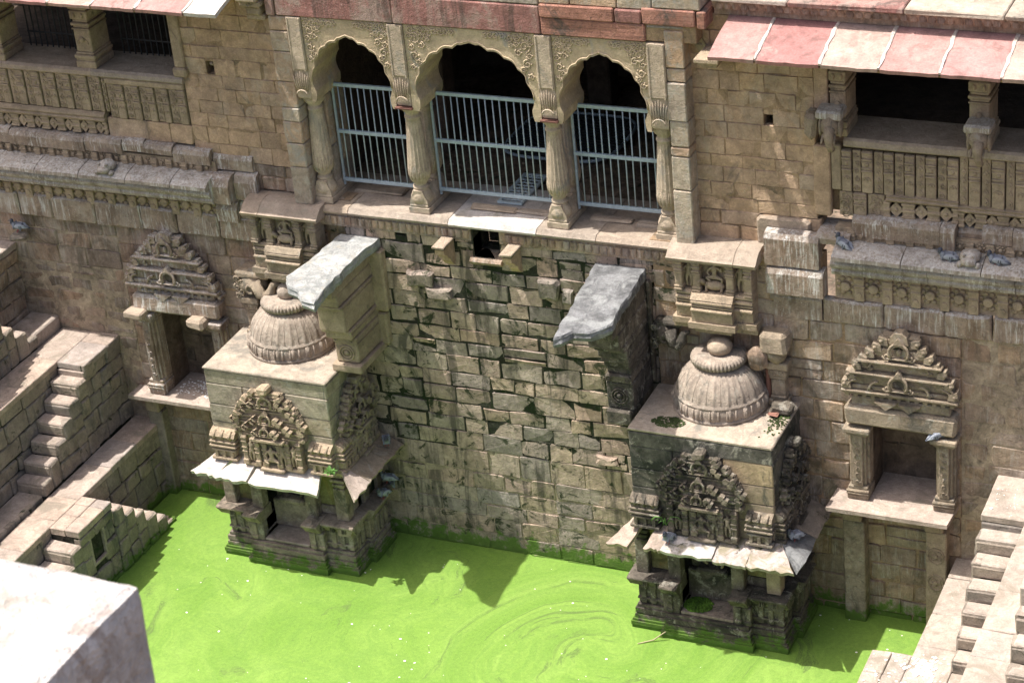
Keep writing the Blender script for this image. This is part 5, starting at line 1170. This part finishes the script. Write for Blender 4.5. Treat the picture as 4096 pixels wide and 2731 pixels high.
# ------------------------------------------------------------------ wall niches
def niche(label, yw, xp, vx, zs, zl, zp, sillq, posts, pw, mat, legmat, depth=.62):
    """xp: pillar x-ranges; vx: opening; zs sill top; zl lintel bottom; zp pediment base"""
    t = thing('wall_niche', label, 'niche', ((vx[0] + vx[1]) / 2, yw, 0)); F = front(yw)
    a, b = vx
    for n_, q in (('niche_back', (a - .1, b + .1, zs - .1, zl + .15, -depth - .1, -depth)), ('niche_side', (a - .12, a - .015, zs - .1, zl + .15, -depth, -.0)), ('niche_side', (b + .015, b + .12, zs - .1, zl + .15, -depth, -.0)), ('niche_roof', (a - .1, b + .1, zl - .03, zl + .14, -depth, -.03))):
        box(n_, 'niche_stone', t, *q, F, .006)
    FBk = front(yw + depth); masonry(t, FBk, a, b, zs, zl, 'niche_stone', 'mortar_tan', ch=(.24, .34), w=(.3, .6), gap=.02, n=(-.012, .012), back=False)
    q = MB().prism([(sillq[0], -yw - .01 + .0), (sillq[0] + .03, sillq[2]), (sillq[1] - .02, sillq[2]), (sillq[1], -yw - .01), (b, -yw - .01), (b, -yw - depth), (a, -yw - depth), (a, -yw - .01)] if False else
                   [(sillq[0], -yw - .02), (sillq[0] - .02, sillq[2]), (sillq[1], sillq[2]), (sillq[1] + .04, -yw - .02), (b, -yw - .02), (b, -yw - depth), (a, -yw - depth), (a, -yw - .02)], zs - .07, zs, Fr((0, 0, 0), (1, 0, 0), (0, -1, 0), (0, 0, 1)))
    q.build('sill_slab', 'step_pale', t, True)
    for i, (x0, x1) in enumerate(xp):
        c = (x0 + x1) / 2; w = x1 - x0; h = zl - zs; yf = pw
        m_ = MB()
        for (z0, z1, k) in ((0, .06, 1.0), (.06, .13, 1.04), (.13, .17, .92)): m_.box(c - w * k / 2, c + w * k / 2, zs + h * z0, zs + h * z1, -.1, yf * (1 + (k - 1)), F, .012)
        for z in (.085, .115): m_.tube([F.p(c - w * .52, zs + h * z, yf + .005), F.p(c + w * .52, zs + h * z, yf + .005)], .02, 6)
        m_.build('pillar_base', mat, t)
        s = MB().box(c - w * .24, c + w * .24, zs + h * .17, zs + h * .86, -.1, yf * .93, F, .012).box(c - w * .36, c + w * .36, zs + h * .17, zs + h * .86, -.1, yf * .72, F, .012).box(c - w * .47, c + w * .47, zs + h * .17, zs + h * .86, -.1, yf * .45, F, .012)
        s.build('pillar_shaft', mat, t)
        cv = MB()
        for k in range(7): cv.spiral((c, zs + h * (.24 + .085 * k), yf * .93), w * .13, k, 1.2 * (1 if k % 2 else -1), .012, F, 8, 4)
        cv.build('shaft_scrolls', mat, t)['kind'] = 'stuff'
        m_ = MB()
        for (z0, z1, k) in ((.84, .87, .9), (.87, .91, 1.05), (.91, .97, 1.25)): m_.box(c - w * k / 2, c + w * k / 2, zs + h * z0, zs + h * z1, -.1, yf * k, F, .015)
        m_.build('pillar_capital', mat, t)
    x0, x1 = xp[0][0] - .02, xp[1][1] + .02
    MB().box(x0, x1, zl, zl + .33, -.1, pw + .02, F, .05, .02).build('lintel', mat, t); MB().box(x0 + .1, x1 - .1, zl + .33, zp - .05, -.1, pw - .06, F, .02).build('lintel_course', mat, t)
    d = MB(); c = (x0 + x1) / 2
    d.prism([(c - .38, zp - .07), (c - .04, zp - .07), (c - .21, zp - .19)], 0, pw + .03, F).prism([(c - .02, zp - .07), (c + .32, zp - .07), (c + .15, zp - .20)], 0, pw + .03, F); d.build('lotus_drop', mat, t, True)
    FP = Fr((c, yw - pw + .12, zp), (1, 0, 0), (0, 0, 1), (0, -1, 0)); pediment(t, FP, x1 - x0 + .04, 1.13, 'cornice_side' if False else mat, True, False, -.12)
    for i, (p0, p1, yf) in enumerate(posts):
        FPp = front(yf)
        box('support_post', legmat[i], t, p0, p1, -.35, zs - .42, -.3, .0, FPp, .018, .006)
        MB().box(p0 - .02, p1 - .04, zs - .42, zs - .17, -.3, .03, FPp, .03, .01).build('post_capital', 'carved_warm', t); MB().box(p0, p1 - .06, zs - .168, zs - .075, -.3, .02, FPp, .012).build('capital_brick', 'brick_red' if pw > .25 else mat, t)
        if legmat[i] == 'carved_warm':
            rd = MB()
            for z in (1.48, .98):
                rd.arc(((p0 + p1) / 2, z, .004), .125, 0, 2 * PI, .014, FPp, 16, 4, 1.15); rd.lathe(((p0 + p1) / 2, z, -.0), [(.035, 0), (.03, .03)], 10, None, 0, 2 * PI, False, FPp)
                for k in range(4): rd.arc(((p0 + p1) / 2 + .06 * math.cos(k * PI / 2 + .8), z + .06 * math.sin(k * PI / 2 + .8), .004), .04, 0, 2 * PI, .010, FPp, 8, 4)
            rd.build('post_rosettes', legmat[i], t)['kind'] = 'stuff'
    return t
niche('right wall niche with stepped pediment, pale sill slab and two posts', 0., ((4.56, 4.90), (5.92, 6.25)), (4.90, 5.92), 2.33, 3.68, 4.22, (4.33, 6.22, .60), ((4.48, 4.82, -.26), (5.80, 6.12, -.24)), .26, 'carved', ('plinth_stone', 'carved_warm'))
niche('left wall niche with stepped pediment, half hidden behind the left shrine', .2, ((-8.40, -8.08), (-6.97, -6.66)), (-8.08, -6.97), 2.17, 3.88, 4.33, (-8.76, -6.4, .22), ((-8.58, -8.28, 0.), (-6.9, -6.6, 0.)), .26, 'cornice_side', ('step_dark', 'step_dark'))
cp = thing('corner_slab', 'pale broken stone block on the left niche pillar capital', 'stone', (-8.3, -.1, 3.8))
MB().box(-8.50, -8.12, -.28, .1, 3.80, 3.94, WORLD, .03, .015).build('broken_block', 'ledge_stone', cp)
tag(MB().box(-7.20, -6.88, -.30, .1, 3.76, 3.94, WORLD, .05, .025).build('corner_slab', 'ledge_stone'), 'pale worn stone end jutting over the left niche, next to the left dome', 'stone')
dr = MB()
for k in range(170):
    x, y = R_.uniform(-8.0, -6.95), R_.uniform(.05, .6); dr.box(x, x + R_.uniform(.01, .04), y, y + R_.uniform(.008, .02), 2.172, 2.18, WORLD, .001)
o = dr.build('fallen_feathers', 'white_fleck'); o['kind'] = 'stuff'
# ------------------------------------------------------------------ stepped terraces at both sides
def flight(parent, xa, xb, y, d, zt, n, tr, ri, zb, mat, smat, side=1, teeth=True, pitch=None):
    """steps from y going in direction d, ends faced with stacked blocks"""
    for k in range(n):
        y0, y1 = sorted((y + d * tr * k, y + d * tr * (k + 1))); z = zt - ri * (k + 1)
        if z < zb + .02: break
        e = R_.uniform(-.012, .012)
        box('step', mat, parent, xa + (.0 if side > 0 else .03), xb - (.03 if side > 0 else .0), y0 + .003, y1 + (.0 if d < 0 else 0) - .003, z - ri - .03, z + e, WORLD, .022, .010)
        if d < 0: box('riser_shade_face', smat, parent, xa + .012, xb - .035, y1 - .05 if d > 0 else y0 - .014, y0 + .06, z - ri + .01, z - .05, WORLD, .016, .006)  # riser facing: shade and dirt put into a darker stone colour
        box('step_core', 'mortar_moss', parent, xa + .05, xb - .05, y0 + .006, y1 - .006, zb - .2, z - ri - .034, WORLD, .005)
        F = plusx(xb - .045) if side > 0 else minusx(xa + .045)
        v = zb; hs = z + e - .004
        m_ = max(1, round((hs - v) / .34)); 
        for q in range(m_):
            v1 = v + (hs - zb) / m_; a, b = (y0, y1) if side > 0 else (-y1, -y0)
            MB().stone(a + .006, b - .006, v + .006, v1 - .004, -.10, .045 + R_.uniform(-.008, .012), F, .008, .022).build('stone', smat, parent); v = v1
def paving(parent, x0, x1, y0, y1, z, mat, wx=(.4, .8), wy=(.5, 1.0), th=.12):
    y = y0
    while y < y1 - .02:
        h = min(R_.uniform(*wy), y1 - y); h = y1 - y if y1 - y - h < wy[0] * .5 else h
        x = x0
        while x < x1 - .02:
            w = min(R_.uniform(*wx), x1 - x); w = x1 - x if x1 - x - w < wx[0] * .5 else w
            box('paving_stone', mat, parent, x + .004, x + w - .004, y + .004, y + h - .004, z - th, z + R_.uniform(-.006, .006), WORLD, .012, .005); x += w
        y += h
sl = thing('stepped_terrace', 'left stepped terraces of grey-brown blocks with steps down to the green water', 'steps', (-9.5, -2, 0))
Z1, Z2, Z3 = 1.49, 3.15, 4.81
# lowest terrace, wall to the water, platform and its two flights
paving(sl, -9.02, -8.43, -13, .19, Z1, 'step_stone', (.5, .7), (.6, 1.2))
box('terrace_core', 'mortar_moss', sl, -9.6, -8.52, -13, .18, -.4, Z1 - .125)
masonry(sl, plusx(-8.47), -10, .18, -.3, Z1 - .01, 'step_dark', 'mortar_moss', ch=(.28, .42), w=(.4, .95), gap=.03, n=(.0, .03), depth=.06)
box('platform_core', 'mortar_moss', sl, -8.45, -7.90, -3.48, -2.5, -.4, Z1 - .14)
paving(sl, -8.428, -7.83, -3.50, -2.48, Z1, 'step_stone', (.3, .3), (.3, .6), .13)
masonry(sl, plusx(-7.87), -3.49, -2.49, -.3, Z1 - .14, 'step_dark', 'mortar_moss', ch=(.26, .4), w=(.3, .5), gap=.025, n=(.0, .04), holes=[(-3.20, -2.86, .68, 1.22)], depth=.05)
nb = MB().box(-3.24, -2.82, .62, .68, -.25, .03, plusx(-7.87), .01).box(-3.20, -2.86, 1.22, 1.28, -.25, .02, plusx(-7.87), .01).box(-3.25, -3.20, .66, 1.25, -.25, .025, plusx(-7.87), .008).box(-2.86, -2.80, .66, 1.25, -.25, .03, plusx(-7.87), .008)
nb.build('small_niche_frame', 'step_stone', sl); box('small_niche_back', 'room_stone', sl, -3.2, -2.86, .66, 1.25, -.30, -.26, plusx(-7.87), .004)
flight(sl, -8.43, -7.83, -2.48, 1, Z1, 6, .29, .235, -.3, 'step_stone', 'step_dark')
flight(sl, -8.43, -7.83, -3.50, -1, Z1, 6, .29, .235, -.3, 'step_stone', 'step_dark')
# second terrace: landing on the wall and the flight down to the first terrace
paving(sl, -9.60, -9.02, -.97, .19, Z2, 'step_stone', (.5, .6), (.4, .8)); paving(sl, -10.24, -9.60, -13, .19, Z2, 'step_stone', (.5, .7), (.6, 1.1))
box('landing_core', 'mortar_moss', sl, -9.6, -9.10, -.94, .18, -.3, Z2 - .125); box('terrace_core', 'mortar_moss', sl, -10.9, -9.70, -13, .18, -.3, Z2 - .125)
masonry(sl, plusx(-9.06), -.97, .18, Z1, Z2 - .01, 'step_dark', 'mortar_moss', ch=(.28, .40), w=(.28, .42), gap=.03, n=(.0, .04), depth=.05)
masonry(sl, plusx(-9.64), -9, -.95, Z1, Z2 - .01, 'step_dark', 'mortar_moss', ch=(.24, .40), w=(.5, 1.1), gap=.035, n=(.0, .035), depth=.06, limit=70)
box('step', 'step_stone', sl, -9.60, -9.05, -.99, -.94, Z2 - .26, Z2 - .13, WORLD, .015, .006)
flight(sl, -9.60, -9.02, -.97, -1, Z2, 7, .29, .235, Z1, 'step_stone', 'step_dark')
box('step', 'step_stone', sl, -9.60, -9.10, -4.2, -2.70, Z1 - .1, Z1 + .05, WORLD, .02, .01)
for k in range(3): MB().stone(-4.2 + k * .4, -3.8 + k * .4, Z1 - .1, Z1 + .05, -.08, .02, plusx(-9.08), .01, .02).build('stone', 'step_dark', sl)
flight(sl, -9.60, -9.02, -5.9, 1, Z2, 6, .29, .235, Z1, 'step_stone', 'step_dark')
# third level: flight coming down towards the wall, terrace above
flight(sl, -10.86, -10.22, -2.3, 1, Z3, 6, .29, .235, Z2, 'step_stone', 'step_dark')
box('step', 'step_stone', sl, -10.86, -10.26, -.60, .18, Z2 - .05, Z2 + .25, WORLD, .02, .01)
box('platform', 'step_stone', sl, -10.86, -10.24, -3.4, -2.3, Z2 + .6, Z3, WORLD, .02, .01); box('platform_core', 'mortar_moss', sl, -10.86, -10.3, -3.4, -2.3, Z2 - .1, Z2 + .6); masonry(sl, plusx(-10.27), -3.4, -2.3, Z2, Z3 - .02, 'step_dark', 'mortar_moss', ch=(.28, .4), w=(.3, .5), gap=.03, n=(.0, .03), depth=.04)
paving(sl, -11.5, -10.86, -9, .19, Z3, 'step_stone', (.5, .7), (.6, 1.1)); box('terrace_core', 'mortar_moss', sl, -12.3, -10.95, -9, .18, Z2 - .3, Z3 - .125)
masonry(sl, plusx(-10.90), -6, .18, Z2, Z3 - .12, 'wall_brown', 'mortar_pale', ch=(.26, .36), w=(.4, .8), gap=.04, n=(.0, .03), depth=.05, limit=60)

sr = thing('stepped_terrace', 'right stepped terraces of pale sunlit blocks with steps down to the water', 'steps', (7.2, -2, 0))
Z1, Z2, Z3 = 1.36, 3.0, 4.64
paving(sr, 6.22, 6.86, -13, -.01, Z1, 'step_pale', (.6, .7), (.6, 1.1)); box('terrace_core', 'mortar_moss', sr, 6.30, 7.4, -13, -.02, -.4, Z1 - .125)
masonry(sr, minusx(6.26), .02, 13, -.3, Z1 - .01, 'step_dark', 'mortar_moss', ch=(.28, .42), w=(.5, .95), gap=.03, n=(.0, .03), depth=.05, limit=60)
box('platform_core', 'mortar_moss', sr, 5.70, 6.3, -3.62, -2.67, -.4, Z1 - .14); paving(sr, 5.62, 6.216, -3.65, -2.65, Z1, 'step_pale', (.3, .3), (.4, .6), .13)
masonry(sr, minusx(5.66), 2.66, 3.64, -.3, Z1 - .14, 'step_dark', 'mortar_moss', ch=(.28, .4), w=(.3, .5), gap=.03, n=(.0, .03), depth=.05)
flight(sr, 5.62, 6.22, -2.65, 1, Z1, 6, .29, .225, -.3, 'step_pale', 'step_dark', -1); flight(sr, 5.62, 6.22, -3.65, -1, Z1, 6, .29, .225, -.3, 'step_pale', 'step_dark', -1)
paving(sr, 6.86, 7.52, -4.6, -2.88, Z1, 'step_pale', (.6, .7), (.6, 1.1)); paving(sr, 6.86, 7.52, -1.15, -.01, Z2, 'step_pale', (.6, .7), (.4, .8)); paving(sr, 7.52, 8.22, -13, -.01, Z2, 'step_pale', (.6, .75), (.6, 1.1))
box('landing_core', 'mortar_moss', sr, 6.94, 7.5, -1.12, -.02, -.3, Z2 - .125); box('terrace_core', 'mortar_moss', sr, 7.6, 8.6, -13, -.02, -.3, Z2 - .125)
masonry(sr, minusx(6.90), .02, 1.14, Z1, Z2 - .01, 'step_dark', 'mortar_moss', ch=(.28, .40), w=(.28, .42), gap=.03, n=(.0, .04), depth=.04)
masonry(sr, minusx(7.56), 1.1, 9, Z1, Z2 - .01, 'step_dark', 'mortar_moss', ch=(.28, .40), w=(.5, 1.0), gap=.03, n=(.0, .03), depth=.04, limit=50)
box('step', 'step_dark', sr, 6.88, 7.50, -1.17, -1.12, Z2 - .235, Z2 - .125, WORLD, .015, .006)
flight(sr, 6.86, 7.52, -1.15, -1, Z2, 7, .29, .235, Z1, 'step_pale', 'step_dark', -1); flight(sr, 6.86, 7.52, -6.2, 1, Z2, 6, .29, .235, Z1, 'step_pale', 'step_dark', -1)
box('platform', 'step_pale', sr, 8.20, 8.84, -4.63, -3.3, Z2 + .5, 4.33, WORLD, .02, .01); box('platform_core', 'mortar_moss', sr, 8.25, 8.8, -4.6, -3.3, Z2 - .1, Z2 + .5)
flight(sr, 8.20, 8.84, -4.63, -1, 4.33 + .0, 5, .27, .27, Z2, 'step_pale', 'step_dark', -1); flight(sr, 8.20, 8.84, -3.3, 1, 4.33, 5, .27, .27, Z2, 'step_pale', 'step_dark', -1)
paving(sr, 8.84, 9.5, -9, -.01, 4.33, 'step_pale', (.6, .7), (.6, 1.1)); box('terrace_core', 'mortar_moss', sr, 8.9, 10.2, -9, -.02, Z2 - .3, 4.2)
dp = MB()
for k in range(110):
    x, y = 6.45 + R_.gauss(0, .10), -2.92 + R_.gauss(0, .12); r = R_.uniform(.012, .035); dp.ball((x, y, Z1 + .008), (r, r, r * .5), WORLD, 6, 4, .4)
for k in range(60):
    x, y = R_.uniform(5.65, 6.8), R_.uniform(-3.6, -2.6); r = R_.uniform(.008, .02); dp.ball((x, y, Z1 + .004), (r * 1.5, r, r * .3), WORLD, 6, 4, .4)
for k in range(30):
    x, y = R_.uniform(6.9, 7.45), R_.uniform(-1.1, -.2); r = R_.uniform(.006, .012); dp.ball((x, y, Z2 + .006), (r, r, r * .4), WORLD, 5, 3)
dp.ball((6.98, -.96, Z2 + .01), (.03, .03, .015), WORLD, 6, 4)
o = dp.build('bird_droppings', 'white_fleck'); o['kind'] = 'stuff'; o['label'] = 'white bird droppings splashed on the right terrace'

# ------------------------------------------------------------------ doves
def make_dove():
    t = thing('rock_dove', 'dove', 'pigeon', (0, 0, 0), 'doves resting on the ledges')
    P = [(0, 0, .115), (.06, 0, .13), (.105, 0, .175), (.128, 0, .215), (-.06, 0, .105), (-.115, 0, .090), (-.165, 0, .080)]
    me = skin(P, [(0, 1), (1, 2), (2, 3), (0, 4), (4, 5), (5, 6)], [(.062, .066), (.056, .060), (.034, .034), (.029, .029), (.052, .052), (.032, .025), (.026, .010)], 2)
    b = link('body', me, 'dove_grey', t, (0, 0, 0))
    MB().lathe((.108, 0, .165), [(.037, 0), (.034, .02), (.032, .035), (.033, .06), (.022, .078), (.004, .084)], 10).build('hood', 'dove_dark', t)
    MB().tube([(.148, 0, .214), (.180, 0, .204)], [.010, .003], 6).build('beak', 'dove_dark', t)
    for s in (-1, 1):
        w = MB().ball((-.035, s * .052, .125), (.105, .020, .046), WORLD, 12, 8); w.tube([(-.09, s * .05, .115), (-.14, s * .038, .100), (-.19, s * .02, .088)], [.03, .022, .006], 6)
        wg = w.build('wing', 'dove_pale', t)
        for q in (-.075, -.045): MB().box(q, q + .014, s * .06 - .016, s * .06 + .016, .095, .140, WORLD, .004).build('wing_bar', 'dove_dark', wg)
        MB().tube([(.005, s * .025, .07), (.008, s * .025, .0), (.03, s * .028, .003)], .006, 5).build('leg', 'dove_red', t)
    MB().box(-.215, -.14, -.024, .024, .075, .086, WORLD, .004).build('tail', 'dove_dark', t)
    return t
dv = make_dove()
def copy_tree(o, parent=None):
    c = o.copy(); COL.objects.link(c)
    if parent: c.parent = parent
    for ch in o.children: copy_tree(ch, c)
    return c
spots = [((4.50, -.10, 6.60), 165, 'dove with raised neck at the left end of the right cornice beside the carved blocks'),
         ((6.10, -.14, 6.58), 190, 'dove facing left on the right cornice, left of the frog spout'),
         ((6.80, -.12, 6.60), 185, 'dove tucked close against the right side of the frog spout on the cornice'),
         ((6.02, -.22, 3.60), 30, 'dove perched at the top of the right niche beside its right pillar'),
         ((-3.50, -.36, 2.05), 300, 'dove on the side eave of the left shrine next to the wall'),
         ((-3.66, -.24, 1.04), 200, 'upper dove in the shadow between the left shrine and the central wall'),
         ((-3.64, -.50, 1.03), 250, 'paler dove at the edge of the left shrine shelf, nearest the pool'),
         ((-3.66, -.12, .99), 300, 'lowest dove behind the pale one on the left shrine shelf'),
         ((2.08, -1.70, 1.95), 255, 'dove on the white front eave of the right shrine'),
         ((3.98, -1.20, 2.02), 230, 'dark dove in the shade on the side eave of the right shrine'),
         ((-10.62, .02, 5.12), 200, 'dark dove on a broken stone at the far left wall')]
spots[5] = ((-3.66, -.24, 1.19), 200, spots[5][2])
for i, (p, a, lab) in enumerate(spots):
    o = dv if i == 0 else copy_tree(dv)
    o.location = p; o.rotation_euler = (0, (-.30, -.05, -.1, -.25, 0, -.1, -.15, 0, -.2, -.1, -.1)[i], math.radians(a)); o['label'] = lab
tag(MB().box(-10.75, -10.45, -.12, .1, 4.98, 5.11, WORLD, .03, .02).build('broken_stone', 'step_dark'), 'broken stone sticking out of the far left wall under a dove', 'stone')
MBk = MB().box(-3.72, -3.60, -.32, -.14, 1.02, 1.18, WORLD, .02, .01); tag(MBk.build('loose_stone', 'carved_dark'), 'small loose stone under the upper dove beside the left shrine', 'stone')

# ------------------------------------------------------------------ small plants
def leaf_plant(base, n, r, label, name, cat):
    t = thing(name, label, cat, base)
    for k in range(n):
        a = R_.uniform(0, 2 * PI); e = R_.uniform(.2, 1.2); L = r * R_.uniform(.6, 1.1)
        d = Vector((math.cos(a) * math.cos(e), math.sin(a) * math.cos(e), math.sin(e))); s = Vector((-math.sin(a), math.cos(a), 0)); u = d.cross(s) * -1
        b = Vector(base) + d * L * .15; P = []
        for q, w in ((0, .12), (.35, .55), (.7, .5), (1, .04)):
            c = b + d * L * q - Vector((0, 0, L * .25 * q * q)); P += [c - s * w * L * .35, c + u * .004, c + s * w * L * .35]
        MB().add(P, [[3 * i + j, 3 * i + j + 1, 3 * i + j + 4, 3 * i + j + 3] for i in range(3) for j in range(2)]).build('leaf', 'leaf', t)
leaf_plant((-3.90, -1.66, 2.22), 22, .13, 'small bright green fern on the right corner of the left shrine', 'fern', 'fern')
t = thing('grass_tuft', 'thin green grass tuft on the blackened pediment of the right shrine', 'grass', (2.03, -1.58, 2.22))
for k in range(9):
    a = R_.uniform(PI * .9, PI * 2.1); L = R_.uniform(.12, .26); d = Vector((math.cos(a), math.sin(a) * .6, 0)); b = Vector((2.03, -1.60, 2.22))
    MB().tube([b, b + d * L * .35 + Vector((0, 0, L * .7)), b + d * L * .8 + Vector((0, 0, L * .75)), b + d * L * 1.15 + Vector((0, 0, L * .45))], [.006, .006, .005, .002], 4).build('blade', 'leaf', t)
tag(MB().tube([(1.50, -1.86, .01), (1.72, -1.72, .03), (1.90, -1.62, .16)], [.008, .012, .01], 5).build('dry_stick', 'straw'), 'dry stick lying in the scum at the left foot of the right shrine', 'stick')

# ------------------------------------------------------------------ near parapet block in the foreground
fb = thing('parapet_block', 'large out of focus pale limestone block in the near corner', 'stone block', (8.7, -26.2, 16.2))
mb = MB(); nx_, ny_, nzz = 90, 72, 60
x0, x1, y0, y1, z0, z1 = 7.2, 10.25, -27.6, -25.22, 16.2, 18.72
def rough(p, a=.007):
    p = Vector(p); r = .022; lo, hi = Vector((x0 + r, y0 + r, z0 + r)), Vector((x1 - r, y1 - r, z1 - r))
    q = Vector([min(max(p[i], lo[i]), hi[i]) for i in range(3)]); d = p - q
    k = r * (1 + nz(p, 2.1, .35)); p = q + d.normalized() * k
    return p + Vector((nz(p, 7, a), nz((p[1], p[2], p[0]), 7, a), nz((p[2], p[0], p[1]), 7, a)))
def grid(f, a, b):
    P = [rough(f(i / a, j / b)) for j in range(b + 1) for i in range(a + 1)]
    mb.add(P, [[j * (a + 1) + i, j * (a + 1) + i + 1, (j + 1) * (a + 1) + i + 1, (j + 1) * (a + 1) + i] for j in range(b) for i in range(a)])
grid(lambda u, v: (x0 + (x1 - x0) * u, y0 + (y1 - y0) * v, z1), nx_, ny_); grid(lambda u, v: (x1, y0 + (y1 - y0) * u, z0 + (z1 - z0) * v), ny_, nzz)
grid(lambda u, v: (x1 - (x1 - x0) * u, y1, z0 + (z1 - z0) * v), nx_, nzz); grid(lambda u, v: (x0, y1 - (y1 - y0) * u, z0 + (z1 - z0) * v), ny_, nzz)
grid(lambda u, v: (x0 + (x1 - x0) * u, y0, z0 + (z1 - z0) * v), nx_, nzz); grid(lambda u, v: (x0 + (x1 - x0) * u, y1 - (y1 - y0) * v, z0), nx_, ny_)
mb.build('block', 'limestone_block', fb)
bpy.context.view_layer.update()
